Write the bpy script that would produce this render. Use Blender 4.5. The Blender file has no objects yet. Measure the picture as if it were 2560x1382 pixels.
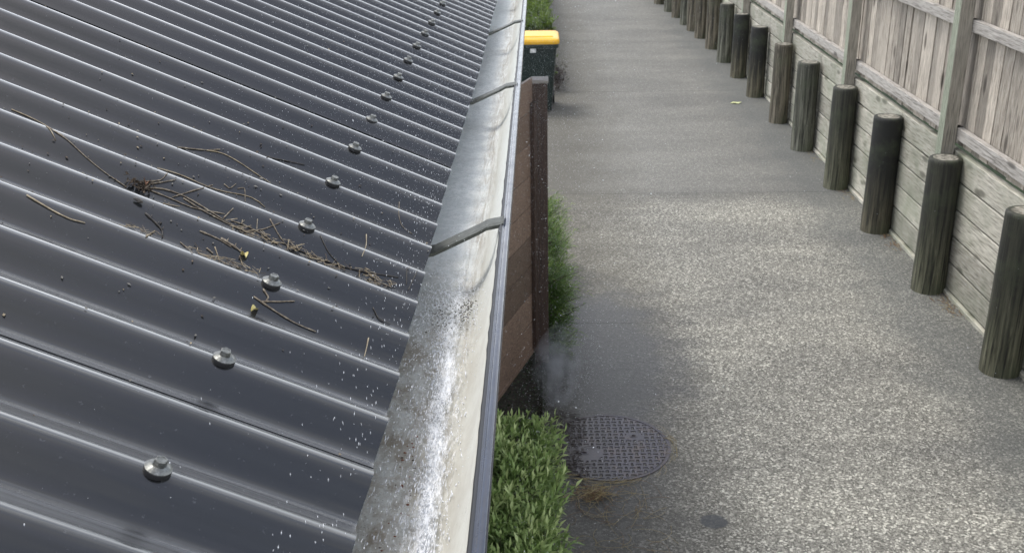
import bpy, bmesh, math, random
import numpy as np
from mathutils import Vector, Matrix, noise as mnoise
R = math.radians
sc = bpy.context.scene
col = sc.collection
rng = np.random.default_rng(7)
random.seed(7)

# ------------------------------------------------------------------ camera
CAM_Z = 3.05
YAW, PITCH, ROLL = -0.03074094, 0.38860694, -0.01952784
def cam_axes(yaw, pitch, roll):
    cy, sy, cp, sp, cr, sr = math.cos(yaw), math.sin(yaw), math.cos(pitch), math.sin(pitch), math.cos(roll), math.sin(roll)
    fwd = Vector((sy*cp, cy*cp, -sp)); right = Vector((cy, -sy, 0)); up = right.cross(fwd)
    return cr*right + sr*up, -sr*right + cr*up, fwd
cr_, cu_, cf_ = cam_axes(YAW, PITCH, ROLL)
cam = bpy.data.cameras.new('camera'); camo = bpy.data.objects.new('camera', cam); col.objects.link(camo)
camo.matrix_world = Matrix(((cr_.x, cu_.x, -cf_.x, 0), (cr_.y, cu_.y, -cf_.y, 0), (cr_.z, cu_.z, -cf_.z, CAM_Z), (0, 0, 0, 1)))
cam.sensor_width = 36; cam.lens = 2600/2560*36; cam.clip_start = .02; cam.clip_end = 500
cam.dof.use_dof = True; cam.dof.focus_distance = 1.15; cam.dof.aperture_fstop = 34
sc.camera = camo

# ------------------------------------------------------------------ sky, sun, exposure
SUN = Vector((-.35, .2, 1.0)).normalized()
el = math.asin(SUN.z); az = math.atan2(SUN.x, SUN.y)
w = bpy.data.worlds.new('World'); sc.world = w; w.use_nodes = True
nt = w.node_tree; nt.nodes.clear()
sky = nt.nodes.new('ShaderNodeTexSky'); sky.sky_type = 'NISHITA'; sky.sun_disc = False
sky.sun_elevation = el; sky.sun_rotation = az; sky.dust_density = 2.5; sky.ozone_density = 1.0
tc = nt.nodes.new('ShaderNodeTexCoord'); cn = nt.nodes.new('ShaderNodeTexNoise')
cn.inputs['Scale'].default_value = 2.2; cn.inputs['Detail'].default_value = 5; cn.inputs['Roughness'].default_value = .55
mp = nt.nodes.new('ShaderNodeMapping'); mp.inputs['Scale'].default_value = (1, 1, 2.2)
rp = nt.nodes.new('ShaderNodeValToRGB'); rp.color_ramp.elements[0].position = .42; rp.color_ramp.elements[1].position = .60
rp.color_ramp.elements[0].color = (.25, .25, .25, 1); rp.color_ramp.elements[1].color = (.92, .92, .92, 1)
mx = nt.nodes.new('ShaderNodeMix'); mx.data_type = 'RGBA'; 
sz = nt.nodes.new('ShaderNodeSeparateXYZ'); nt.links.new(tc.outputs['Generated'], sz.inputs[0])
cr2 = nt.nodes.new('ShaderNodeValToRGB'); nt.links.new(sz.outputs[2], cr2.inputs[0])
cr2.color_ramp.elements[0].position = .05; cr2.color_ramp.elements[0].color = (1.6, 1.63, 1.68, 1); cr2.color_ramp.elements[1].position = .95; cr2.color_ramp.elements[1].color = (.40, .41, .43, 1)
e_ = cr2.color_ramp.elements.new(.45); e_.color = (1.02, 1.04, 1.08, 1)
vm = nt.nodes.new('ShaderNodeVectorMath'); vm.operation = 'SCALE'; vm.inputs['Scale'].default_value = 10; nt.links.new(cr2.outputs[0], vm.inputs[0]); nt.links.new(vm.outputs[0], mx.inputs['B'])
bg = nt.nodes.new('ShaderNodeBackground'); bg.inputs['Strength'].default_value = .1
wo = nt.nodes.new('ShaderNodeOutputWorld')
L = nt.links.new
L(tc.outputs['Generated'], mp.inputs['Vector']); L(mp.outputs[0], cn.inputs['Vector']); L(cn.outputs['Fac'], rp.inputs[0])
L(rp.outputs[0], mx.inputs['Factor']); L(sky.outputs[0], mx.inputs['A']); L(mx.outputs['Result'], bg.inputs[0]); L(bg.outputs[0], wo.inputs[0])
sl = bpy.data.lights.new('sun', 'SUN'); sl.energy = 1.0; sl.angle = R(22); sl.color = (1, .96, .9)
so = bpy.data.objects.new('sun', sl); col.objects.link(so); so.rotation_euler = SUN.to_track_quat('Z', 'Y').to_euler()
sc.view_settings.view_transform = 'Standard'; sc.view_settings.look = 'None'; sc.view_settings.gamma = 1
sc.view_settings.use_curve_mapping = False; sc.view_settings.exposure = 1.15

# ------------------------------------------------------------------ object helpers
def setp(o, label=None, cat=None, group=None, kind=None):
    for k, v in (('label', label), ('category', cat), ('group', group), ('kind', kind)):
        if v: o[k] = v
    return o
def empty(name, loc, label, cat, group=None):
    o = bpy.data.objects.new(name, None); col.objects.link(o); o.location = loc; o.empty_display_size = .1
    return setp(o, label, cat, group)
def wloc(o):
    return o.location+wloc(o.parent) if o.parent is not None else o.location.copy()
class MB:
    def __init__(s): s.v = []; s.f = []; s.c = []; s.mi = []; s.n = 0
    def add(s, vs, fs, c=.5, mi=0):
        s.v.extend([tuple(map(float, v)) for v in vs]); s.f.extend([tuple(i+s.n for i in f) for f in fs]); s.n += len(vs)
        s.c.extend([c]*len(fs)); s.mi.extend([mi]*len(fs))
    def box(s, a, b, c=.5, mi=0):
        x0, y0, z0 = a; x1, y1, z1 = b
        s.add([(x0,y0,z0),(x1,y0,z0),(x1,y1,z0),(x0,y1,z0),(x0,y0,z1),(x1,y0,z1),(x1,y1,z1),(x0,y1,z1)],
              [(0,3,2,1),(4,5,6,7),(0,1,5,4),(1,2,6,5),(2,3,7,6),(3,0,4,7)], c, mi)
    def tube(s, pts, rad, k=5, c=.5, mi=0, cap=True):
        P = [Vector(p) for p in pts]; n = len(P); vs = []
        for i in range(n):
            t = (P[min(i+1, n-1)]-P[max(i-1, 0)]); t = t.normalized() if t.length > 1e-9 else Vector((0,0,1))
            a = t.cross(Vector((0,0,1)));
            if a.length < .05: a = t.cross(Vector((0,1,0)))
            a.normalize(); b = a.cross(t); r = rad[i] if hasattr(rad, '__len__') else rad
            for j in range(k):
                q = 2*math.pi*j/k; vs.append(P[i]+a*(r*math.cos(q))+b*(r*math.sin(q)))
        fs = [(i*k+j, i*k+(j+1) % k, (i+1)*k+(j+1) % k, (i+1)*k+j) for i in range(n-1) for j in range(k)]
        if cap: fs += [tuple(range(k))[::-1], tuple((n-1)*k+j for j in range(k))]
        s.add(vs, fs, c, mi)
    def build(s, name, mats, parent=None, smooth=False, origin=None, bevel=0, tone=True):
        me = bpy.data.meshes.new(name); O = Vector(origin) if origin is not None else Vector((0,0,0))
        V = np.array(s.v, dtype=np.float64).reshape(-1, 3)-np.array(O)
        me.from_pydata(V.tolist(), [], s.f); me.validate(verbose=False)
        if tone and len(me.polygons) == len(s.c):
            at = me.color_attributes.new('tone', 'FLOAT_COLOR', 'CORNER')
            arr = np.repeat(np.array(s.c, dtype=np.float32), [len(p.vertices) for p in me.polygons])
            at.data.foreach_set('color', np.stack([arr, arr, arr, np.ones_like(arr)], 1).ravel())
        for m in (mats if isinstance(mats, (list, tuple)) else [mats]): me.materials.append(m)
        if len(me.polygons) == len(s.mi): me.polygons.foreach_set('material_index', s.mi)
        if smooth: me.polygons.foreach_set('use_smooth', [True]*len(me.polygons))
        o = bpy.data.objects.new(name, me); col.objects.link(o); o.location = O
        if parent is not None: o.parent = parent; o.location = O-wloc(parent)
        if bevel:
            b = o.modifiers.new('bevel', 'BEVEL'); b.width = bevel; b.segments = 2; b.limit_method = 'ANGLE'
        return o

# ------------------------------------------------------------------ material helpers
class Mt:
    def __init__(s, name, rough=.6, base=(.5,.5,.5), metal=0, spec=.5):
        s.m = bpy.data.materials.new(name); s.m.use_nodes = True; s.t = s.m.node_tree
        s.b = s.t.nodes['Principled BSDF']; s.b.inputs['Roughness'].default_value = rough
        s.b.inputs['Base Color'].default_value = (*base, 1); s.b.inputs['Metallic'].default_value = metal
        s.b.inputs['Specular IOR Level'].default_value = spec
        s.co = s.t.nodes.new('ShaderNodeTexCoord')
    def n(s, k): return s.t.nodes.new(k)
    def l(s, a, b): s.t.links.new(a, b)
    def vec(s, scale=(1,1,1), coord='Object', rot=(0,0,0)):
        m = s.n('ShaderNodeMapping'); m.inputs['Scale'].default_value = scale; m.inputs['Rotation'].default_value = rot
        s.l(s.co.outputs[coord], m.inputs[0]); return m.outputs[0]
    def noise(s, scale, detail=3, rough=.5, vec=None, dist=0):
        k = s.n('ShaderNodeTexNoise'); k.inputs['Scale'].default_value = scale; k.inputs['Detail'].default_value = detail
        k.inputs['Roughness'].default_value = rough; k.inputs['Distortion'].default_value = dist
        s.l(vec if vec else s.co.outputs['Object'], k.inputs['Vector']); return k.outputs['Fac']
    def vor(s, scale, vec=None, out='Color', feat='F1'):
        k = s.n('ShaderNodeTexVoronoi'); k.feature = feat; k.inputs['Scale'].default_value = scale
        s.l(vec if vec else s.co.outputs['Object'], k.inputs['Vector']); return k.outputs[out]
    def ramp(s, src, stops, interp='LINEAR'):
        r = s.n('ShaderNodeValToRGB'); e = r.color_ramp.elements; r.color_ramp.interpolation = interp
        while len(e) > 1: e.remove(e[-1])
        for i, (p, c) in enumerate(stops):
            if not hasattr(c, '__len__'): c = (c, c, c)
            q = e[0] if i == 0 else e.new(p); q.position = p; q.color = (*c, 1)
        s.l(src, r.inputs[0]); return r.outputs[0]
    def mix(s, f, a, b, mode='MIX'):
        m = s.n('ShaderNodeMix'); m.data_type = 'RGBA'; m.blend_type = mode
        for nm, x in (('Factor', f), ('A', a), ('B', b)):
            sk = m.inputs[nm]
            if isinstance(x, bpy.types.NodeSocket): s.l(x, sk)
            elif hasattr(x, '__len__'): sk.default_value = (*x, 1)
            else: sk.default_value = x
        return m.outputs['Result']
    def math(s, op, a, b=0.0, clamp=False):
        m = s.n('ShaderNodeMath'); m.operation = op; m.use_clamp = clamp
        for i, x in enumerate((a, b)):
            if isinstance(x, bpy.types.NodeSocket): s.l(x, m.inputs[i])
            else: m.inputs[i].default_value = x
        return m.outputs[0]
    def xyz(s, coord='Object'):
        k = s.n('ShaderNodeSeparateXYZ'); s.l(s.co.outputs[coord], k.inputs[0]); return k.outputs
    def blob(s, cx, cy, rx, ry, wob=.5, sharp=2.0, sc=3):
        # irregular patch on the ground around (cx,cy): 1 inside, 0 outside
        p = s.xyz(); dx = s.math('DIVIDE', s.math('SUBTRACT', p[0], cx), rx); dy = s.math('DIVIDE', s.math('SUBTRACT', p[1], cy), ry)
        d = s.math('ADD', s.math('MULTIPLY', dx, dx), s.math('MULTIPLY', dy, dy))
        d = s.math('SQRT', d); nn = s.noise(sc, 4, .6)
        d = s.math('ADD', d, s.math('MULTIPLY', s.math('SUBTRACT', nn, .5), wob*2))
        return s.math('MULTIPLY', s.math('SUBTRACT', 1.0, d), sharp, clamp=True)
    def tone(s):
        a = s.n('ShaderNodeVertexColor'); a.layer_name = 'tone'; return a.outputs[0]
    def color(s, x): s.l(x, s.b.inputs['Base Color'])
    def rough(s, x): s.l(x, s.b.inputs['Roughness'])
    def bump(s, h, strength=.5, dist=.002):
        k = s.n('ShaderNodeBump'); k.inputs['Strength'].default_value = strength; k.inputs['Distance'].default_value = dist
        s.l(h, k.inputs['Height']); s.l(k.outputs[0], s.b.inputs['Normal'])

def wood(name, axis, cols, tone_amt=.35, knots=True, rough=.75, scale=1.0, stain=None):
    """weathered timber: grain stretched along axis (0,1,2)"""
    m = Mt(name, rough); st = [40*scale]*3; st[axis] = 2.8*scale
    a = m.noise(3.0, 6, .65, m.vec(tuple(st)), .6)
    st2 = [95*scale]*3; st2[axis] = 4*scale
    b = m.noise(2.0, 4, .6, m.vec(tuple(st2)))
    c = m.ramp(a, [(.28, cols[0]), (.5, cols[1]), (.72, cols[2])])
    c = m.mix(m.ramp(b, [(.36, .9), (.5, 0.0)]), c, tuple(x*.5 for x in cols[0]))
    big = m.noise(1.3, 3, .5)
    c = m.mix(m.ramp(big, [(.35, .0), (.7, .5)]), c, cols[3] if len(cols) > 3 else cols[1])
    if knots:
        st3 = [7.0]*3; st3[axis] = 2.6
        k = m.vor(1.0, m.vec(tuple(st3)), 'Distance')
        c = m.mix(m.ramp(k, [(.0, .95), (.13, .75), (.22, 0)]), c, tuple(x*.40 for x in cols[0]))
    if stain: c = stain(m, c)
    t = m.tone(); t = m.ramp(t, [(0, 1-tone_amt), (1, 1+tone_amt)])
    mm = m.n('ShaderNodeMix'); mm.data_type = 'RGBA'; mm.blend_type = 'MULTIPLY'; mm.inputs['Factor'].default_value = 1; mm.clamp_result = False
    m.l(c, mm.inputs['A']); m.l(t, mm.inputs['B']); m.color(mm.outputs['Result'])
    m.bump(b, .5, .003); return m.m

# ================================================================== SETTING
# ---- driveway
def patches(m):
    wet = m.blob(.36, 6.1, .75, 1.45, .4, 2.0)
    wet2 = m.blob(.30, 4.7, .75, 1.3, .35, 1.3)
    return m.math('MAXIMUM', wet, m.math('MULTIPLY', wet2, .75))
def concrete(name, far=False):
    m = Mt(name, .8)
    v = m.vor(100, None, 'Color'); bw = m.n('ShaderNodeSeparateColor'); m.l(v, bw.inputs[0])
    agg = m.ramp(bw.outputs[0], [(0, (.032,.031,.028)), (.25, (.075,.073,.066)), (.6, (.155,.152,.140)), (.86, (.30,.297,.275)), (1, (.60,.59,.55))])
    v2 = m.vor(190, None, 'Color'); bw2 = m.n('ShaderNodeSeparateColor'); m.l(v2, bw2.inputs[0])
    fine = m.ramp(bw2.outputs[1], [(0, (.045,.044,.040)), (.6, (.165,.162,.15)), (1, (.50,.49,.46))])
    c = m.mix(.36, agg, fine)
    mul = lambda a, s: m.mix(1.0, a, s, 'MULTIPLY')
    if far: c = m.mix(.62, c, (.118,.118,.112))
    else:
        yn = m.math('ADD', m.xyz()[1], m.math('MULTIPLY', m.math('SUBTRACT', m.noise(1.6, 4, .6), .5), .9))
        c = m.mix(m.ramp(m.math('DIVIDE', yn, 10.0), [(.90, 0), (.955, .62)]), c, (.125,.125,.118))
    sm = m.noise(1.0, 4, .55, m.vec((.5, 1.3, 1)))
    c = mul(c, m.ramp(sm, [(.3, (.96,.955,.935)), (.64, (1.36,1.35,1.30))] if far else [(.3, (.84,.835,.81)), (.64, (1.50,1.48,1.38))]))
    # darker strip along the wall and along the garden
    p = m.xyz()
    edge = m.math('ADD', p[0], m.math('MULTIPLY', m.math('SUBTRACT', m.noise(2.2, 4, .6), .5), .9))
    wall_dark = m.ramp(m.math('DIVIDE', edge, 3.0), [(.72, 0), (.86, .75)])
    c = m.mix(m.math('MULTIPLY', wall_dark, .7), c, (.085,.092,.09))
    gard = m.ramp(m.math('DIVIDE', edge, 3.0), [(.10, .65), (.36, 0)])
    c = m.mix(gard, c, (.075,.068,.05))
    wet = patches(m)
    c = m.mix(m.math('MULTIPLY', wet, .95), c, mul(c, (.20,.20,.215)))
    if not far:
        spot = m.blob(.833, 4.27, .075, .06, .25, 6, 9)
        c = m.mix(m.math('MULTIPLY', spot, .85), c, (.045,.05,.055))
    m.color(c)
    m.rough(m.ramp(wet, [(0, .82), (1, .42)]))
    m.bump(m.math('ADD', bw.outputs[0], bw2.outputs[1]), .45, .003)
    return m.m
mb = MB(); 
def sheet(mb, x0, x1, y0, y1, z, nx=1, ny=1):
    vs = [(x0+(x1-x0)*i/nx, y0+(y1-y0)*j/ny, z) for j in range(ny+1) for i in range(nx+1)]
    mb.add(vs, [(j*(nx+1)+i, j*(nx+1)+i+1, (j+1)*(nx+1)+i+1, (j+1)*(nx+1)+i) for j in range(ny) for i in range(nx)])
soil = Mt('soil', .95)
soil.color(soil.ramp(soil.noise(30, 6, .7), [(.3, (.012,.010,.007)), (.55, (.035,.027,.018)), (.8, (.09,.07,.045))])); soil.bump(soil.noise(40, 5), .8, .02)
sheet(mb, -90, 110, -30, 200, -.06); setp(mb.build('ground', soil.m), kind='structure')
near_m, far_m = concrete('aggregate_concrete'), concrete('smooth_concrete', True)
mb = MB()
mb.box((.0, -3, -.055), (3.0, 6.578, 0)); mb.box((.0, 6.5805, -.055), (3.0, 9.504, 0))
o = mb.build('driveway', near_m); setp(o, kind='structure')
mb = MB()
mb.box((.0, 9.508, -.055), (3.0, 14.0, 0)); mb.box((.0, 14.008, -.055), (3.0, 60, 0))
o = mb.build('driveway', far_m); setp(o, kind='structure')
mb = MB(); mb.box((.0, -3, -.06), (2.99, 60, -.012)); setp(mb.build('driveway_base', soil.m), kind='structure')
grass_m = Mt('lawn', .9); grass_m.color(grass_m.ramp(grass_m.noise(9, 5, .7), [(.3, (.02,.035,.01)), (.7, (.07,.11,.03))]))
mb = MB(); mb.box((3.06, -3, -.05), (60, 60, .93)); setp(mb.build('raised_lawn', grass_m.m), kind='structure')

# ================================================================== HOUSE
TH = .4075; ct, st_ = math.cos(TH), math.sin(TH)
EX, EZ, Y0, PIT = -.123, CAM_Z-.411, .556, .0762
def roofp(s, y, h=0.0): return Vector((EX-s*ct+h*st_, y, EZ+s*st_+h*ct))
def wave(y): return -.0085*(1-math.cos(2*math.pi*(y-Y0)/PIT))
house = empty('house', (-2.5, 3, 0), 'house with a dark corrugated steel roof and galvanised gutter beside the driveway', 'house')

m = Mt('dark_roof_steel', .3, spec=.3)
slope_xy = m.vec((1, 1, 1))
dust = m.noise(240, 3, .6); big = m.noise(2.4, 4, .55)
fine = m.noise(1.0, 4, .6, m.vec((2.0, 330, 2.0)))
c = m.ramp(big, [(.3, (.011,.0115,.012)), (.7, (.017,.0175,.018))])
c = m.mix(m.ramp(dust, [(.66, 0), (.76, .4)]), c, (.10,.105,.115))
m.color(c)
# water film and dried splash marks change the gloss and ripple the surface
film = m.noise(9, 4, .65, m.vec((1.0, 3.2, 1.0)))
m.rough(m.ramp(film, [(.35, .20), (.6, .12), (.7, .22)]))
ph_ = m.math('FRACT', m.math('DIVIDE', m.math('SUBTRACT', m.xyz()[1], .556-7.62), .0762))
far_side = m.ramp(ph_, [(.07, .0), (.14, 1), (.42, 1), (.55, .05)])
h = m.math('ADD', m.math('MULTIPLY', m.math('MULTIPLY', fine, far_side), 3.2), m.math('MULTIPLY', m.noise(55, 3, .6, m.vec((1, 2.5, 1))), .16))
m.bump(h, .38, .003)
m.l(m.ramp(far_side, [(0, .05), (1, .34)]), m.b.inputs['Coat Roughness'])
m.b.inputs['Coat Weight'].default_value = 1.0
m.color(m.mix(m.math('MULTIPLY', far_side, m.ramp(fine, [(.42, 0), (.62, .8)])), c, (.085,.09,.10)))  # pale streaks painted into the colour in place of valley reflections
m.rough(m.math('ADD', m.ramp(film, [(.35, .20), (.6, .12), (.7, .22)]), m.math('MULTIPLY', far_side, .2)))
roof_m = m.m
# colour-coated steel sheets; each laps over the next one further away
lapstart = 1
def sheet_mesh(k):
    ya = Y0+PIT*(lapstart+10*k+(.62 if k == 1 else .36)); yb = Y0+PIT*(lapstart+10*(k+1)+1.36)
    n = 18*11; ns = 14; vs = []; mbx = MB(); SM = 3.4
    S = [SM*(i/ns)**1.6 for i in range(ns+1)]
    for layer in (0, 1):
        for i in range(ns+1):
            for j in range(n+1):
                y = ya+(yb-ya)*j/n; lift = .0004+(.0030 if k == 1 else .0013)*math.exp(-j/(22.0 if k == 1 else 7.0))
                h = wave(y)+lift-(.0009 if layer else 0) + .0004*mnoise.noise(Vector((S[i]*3, y*5, k)))
                vs.append(roofp(S[i]-.002*math.sin(k+y*3), y, h))
    W = n+1; off = (ns+1)*W; fs = []
    for i in range(ns):
        for j in range(n):
            a = i*W+j; fs.append((a, a+1, a+1+W, a+W)); fs.append((off+a, off+a+W, off+a+W+1, off+a+1))
    for j in range(n): fs.append((j, off+j, off+j+1, j+1))
    for i in range(ns):
        fs.append((i*W, i*W+W, off+i*W+W, off+i*W)); a = i*W+n; fs.append((a, off+a, off+a+W, a+W))
    mbx.add(vs, fs); return mbx
sheets = []
for k in range(-2, 7):
    o = sheet_mesh(k).build('roof_sheet', roof_m, house, smooth=True, tone=False)
    bpy.context.view_layer.objects.active = o
    o.data.set_sharp_from_angle(angle=R(50)) if hasattr(o.data, 'set_sharp_from_angle') else None
    sheets.append((k, o))

# screws: sealing washer, domed flange, hex head
zinc = Mt('zinc_screw', .38, metal=.75); zinc.color(zinc.ramp(zinc.noise(350, 4, .7), [(.3, (.08,.082,.078)), (.6, (.20,.205,.195)), (.8, (.36,.36,.34))])); zinc.bump(zinc.noise(500, 3), .3, .0005)
rub = Mt('rubber', .6, (.012,.012,.013))
dirt_m = Mt('grit', .9, (.18,.17,.15))
def screw_mb(seed):
    b = MB(); rs = random.Random(seed); N = 24
    def lathe(prof, k, mi, rot=0.0, tx=0, ty=0):
        vs = []; 
        for r, z in prof:
            for j in range(k):
                q = 2*math.pi*j/k+rot; vs.append((.93*r*math.cos(q)+tx*z, .93*r*math.sin(q)+ty*z, z*.95))
        fs = [(i*k+j, i*k+(j+1) % k, (i+1)*k+(j+1) % k, (i+1)*k+j) for i in range(len(prof)-1) for j in range(k)]
        fs.append(tuple((len(prof)-1)*k+j for j in range(k))); b.add(vs, fs, .5, mi)
    tx, ty = rs.uniform(-.08, .08), rs.uniform(-.08, .08)
    lathe([(.0092, -.0028), (.0096, .0002), (.0094, .0012), (.0085, .0014)], N, 1)
    lathe([(.0094, .0010), (.0095, .0018), (.0078, .0030), (.0052, .0042)], N, 0)
    a = rs.uniform(0, 1.0)
    lathe([(.0044, .0036), (.0046, .0040), (.0046, .0076), (.0041, .0083), (.0032, .0083), (.0030, .0079)], 6, 0, a, tx, ty)
    return b
scr = [screw_mb(i) for i in range(4)]
smesh = []
Rm = Matrix(((ct, 0, st_), (0, 1, 0), (-st_, 0, ct)))
for kx in range(-3, 34):
    nrib = 2*kx; y = Y0+PIT*nrib; b = scr[kx % 4]
    par = [o for k, o in sheets if Y0+PIT*(lapstart+10*k+.4) <= y < Y0+PIT*(lapstart+10*(k+1)+.4)]
    if not par: continue
    if kx % 4 not in [q[0] for q in smesh]:
        o = b.build('roof_screw', [zinc.m, rub.m], None, smooth=False, tone=False); smesh.append((kx % 4, o.data))
        bpy.data.objects.remove(o)
    me = dict(smesh)[kx % 4]; o = bpy.data.objects.new('roof_screw', me); col.objects.link(o); o.parent = par[0]
    M4 = Rm.to_4x4(); M4.translation = roofp(.1325+random.uniform(-.001, .001), y, .0021)
    o.matrix_local = M4

# gutter
gm = Mt('galvanised_gutter', .5, metal=.06)
p = gm.xyz()
spang = gm.vor(170, gm.vec((1, .8, 1)), 'Color'); ss = gm.n('ShaderNodeSeparateColor'); gm.l(spang, ss.inputs[0])
c = gm.ramp(ss.outputs[0], [(0, (.70,.74,.73)), (.5, (.80,.835,.83)), (1, (.92,.94,.93))])
cl = gm.noise(14, 5, .65)
c = gm.mix(gm.ramp(cl, [(.35, .55), (.62, 0)]), c, (.62,.66,.66))
# creamy lime film on the front wall and nearer the outlet, brown silt along the bottom corner
front = gm.ramp(gm.math('ADD', p[0], .088+0.0), [(.0, 0), (.016, .8)])
c = gm.mix(front, c, (.66,.67,.62))
silt_n = gm.noise(1.0, 6, .75, gm.vec((120, 9, 120)), .8)
d = gm.math('ABSOLUTE', gm.math('SUBTRACT', p[0], gm.math('ADD', -.088, gm.math('MULTIPLY', gm.math('SUBTRACT', gm.noise(5, 3), .5), .02))))
band = gm.ramp(d, [(.0, 1.0), (.011, .5), (.022, 0)])
c = gm.mix(gm.math('MULTIPLY', band, gm.ramp(silt_n, [(.42, .12), (.60, .9)])), c, (.26,.215,.155))
nearf = gm.ramp(gm.math('MULTIPLY', p[1], .5), [(.25, 1.0), (.50, .9), (.56, .35), (.70, .05)])
c = gm.mix(gm.math('MULTIPLY', nearf, .6), c, (.66,.64,.56))
leftf = gm.ramp(gm.math('ADD', p[0], 1.0), [(.875, 1), (.900, .45), (.912, .25)])
brown = gm.ramp(gm.noise(26, 6, .75, gm.vec((1.3, .8, 1))), [(.40, 0), (.58, .95)])
c = gm.mix(gm.math('MULTIPLY', gm.math('MULTIPLY', nearf, leftf), brown), c, (.33,.28,.21))
specks = gm.vor(320, None, 'Distance'); sn = gm.noise(18, 3)
c = gm.mix(gm.math('MULTIPLY', gm.ramp(specks, [(.12, 1), (.2, 0)]), gm.ramp(sn, [(.5, 0), (.62, .8)])), c, (.07,.045,.025))
gm.color(c); gm.rough(gm.ramp(cl, [(.3, .5), (.7, .7)]))
gm.bump(gm.math('ADD', gm.noise(60, 4, .6, gm.vec((1, .35, 1))), gm.math('MULTIPLY', ss.outputs[0], .1)), .35, .002)
GZ = CAM_Z
prof = [(-.205, -.440), (-.205, -.4985), (-.199, -.5015)]
prof += [(-.199+(.109)*i/6, -.5015+.0 ) for i in range(1, 7)]
prof += [(-.084, -.4995), (-.0785, -.495), (-.072, -.487), (-.0655, -.476), (-.060, -.463), (-.0562, -.449), (-.0535, -.436), (-.0505, -.426), (-.0475, -.4185)]
mbx = MB(); ys = np.linspace(-.6, 6.9, 260); vs = []
for y in ys:
    for i, (x, z) in enumerate(prof):
        wob = .0007*mnoise.noise(Vector((i*.7, y*9, 1)))+.0012*mnoise.noise(Vector((0, y*1.6, 4)))
        vs.append((x+(wob if i > 4 else 0), y, GZ+z+wob*.5))
n = len(prof)
fs = [(j*n+i, j*n+i+1, (j+1)*n+i+1, (j+1)*n+i) for j in range(len(ys)-1) for i in range(n-1)]
mbx.add(vs, fs); gutter = mbx.build('gutter', gm.m, house, smooth=True, tone=False)
# coated outer face with rolled lip
lm_ = Mt('blue_grey_coated_lip', .22)
lc = lm_.ramp(lm_.noise(160, 4, .7, lm_.vec((1, .25, 1))), [(.3, (.010,.014,.026)), (.66, (.018,.026,.052)), (.8, (.07,.08,.11))])  # blue-grey coat, tinted bluer to stand in for the reflected sky
lm_.color(lc); lm_.rough(lm_.ramp(lm_.noise(40, 3), [(.35, .16), (.7, .32)])); lm_.bump(lm_.noise(90, 3, .6, lm_.vec((1, .4, 1))), .3, .0012)
lm_.b.inputs['Coat Weight'].default_value = .25; lm_.b.inputs['Coat Roughness'].default_value = .08
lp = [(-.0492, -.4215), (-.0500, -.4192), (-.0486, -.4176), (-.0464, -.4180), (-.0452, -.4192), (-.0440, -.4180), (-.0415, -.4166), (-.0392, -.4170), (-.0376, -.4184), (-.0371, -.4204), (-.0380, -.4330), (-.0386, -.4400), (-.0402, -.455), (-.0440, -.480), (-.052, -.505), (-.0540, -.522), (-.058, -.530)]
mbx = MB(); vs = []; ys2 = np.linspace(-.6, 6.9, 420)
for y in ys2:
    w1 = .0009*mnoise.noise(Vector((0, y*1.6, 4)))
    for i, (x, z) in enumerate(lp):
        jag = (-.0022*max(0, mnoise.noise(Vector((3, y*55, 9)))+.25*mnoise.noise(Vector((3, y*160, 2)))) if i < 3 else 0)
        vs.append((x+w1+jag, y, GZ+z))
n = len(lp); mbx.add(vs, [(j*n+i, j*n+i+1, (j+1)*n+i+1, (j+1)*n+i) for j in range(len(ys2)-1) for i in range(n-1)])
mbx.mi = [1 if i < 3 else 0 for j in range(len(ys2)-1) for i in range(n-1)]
dark_edge = Mt('black_lip_edge', .5, (.010,.011,.014))  # plain black for the ragged inner edge of the lip
lip = mbx.build('gutter_lip', [lm_.m, dark_edge.m], gutter, smooth=True, tone=False); 
# gutter straps
galv = Mt('weathered_galvanised_strap', .5, metal=.3)
galv.color(galv.ramp(galv.noise(180, 5, .7), [(.3, (.035,.037,.030)), (.6, (.075,.08,.068)), (.8, (.22,.23,.21))])); galv.bump(galv.noise(300, 3), .3, .0006)
for y in (.37, 1.18, 1.985, 2.79, 3.6, 4.4, 5.2, 6.0):
    b = MB(); wd = .015; t = .0012
    pr = [(-.20, -.452), (-.13, -.446), (-.075, -.424), (-.066, -.4195), (-.0485, -.4175), (-.0455, -.4160)]
    vs = []
    for i, (x, z) in enumerate(pr):
        sk = (x+.13)*.25
        for dy, dz in ((-wd, 0), (-wd*.55, .0009), (wd*.55, .0009), (wd, 0), (wd, -t), (-wd, -t-.0032)):
            vs.append((x, y+dy+sk, CAM_Z+z+dz))
    n = 6; fs = [(i*n+j, (i+1)*n+j, (i+1)*n+(j+1) % n, i*n+(j+1) % n) for i in range(len(pr)-1) for j in range(n)]
    fs += [tuple(range(n)), tuple(range((len(pr)-1)*n, len(pr)*n))[::-1]]
    b.add(vs, fs); b.build('gutter_strap', galv.m, gutter, tone=False)
# fascia, soffit, wall, closed roof ends
paint = Mt('dark_painted_board', .6, (.05,.05,.055)); wallm = Mt('rendered_wall', .85); wallm.color(wallm.ramp(wallm.noise(5, 4), [(.3, (.30,.28,.25)), (.7, (.38,.36,.32))])); wallm.bump(wallm.noise(150, 3), .4, .003)
b = MB(); b.box((-.228, -.6, 2.45), (-.207, 6.9, 2.622)); b.build('fascia', paint.m, house, tone=False)
b = MB(); b.box((-.78, -.6, 2.44), (-.229, 6.9, 2.452)); b.build('soffit', paint.m, house, tone=False)
b = MB(); b.box((-5.2, -.5, -.05), (-.78, 6.8, 2.44)); b.build('wall', wallm.m, house, tone=False)

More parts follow.
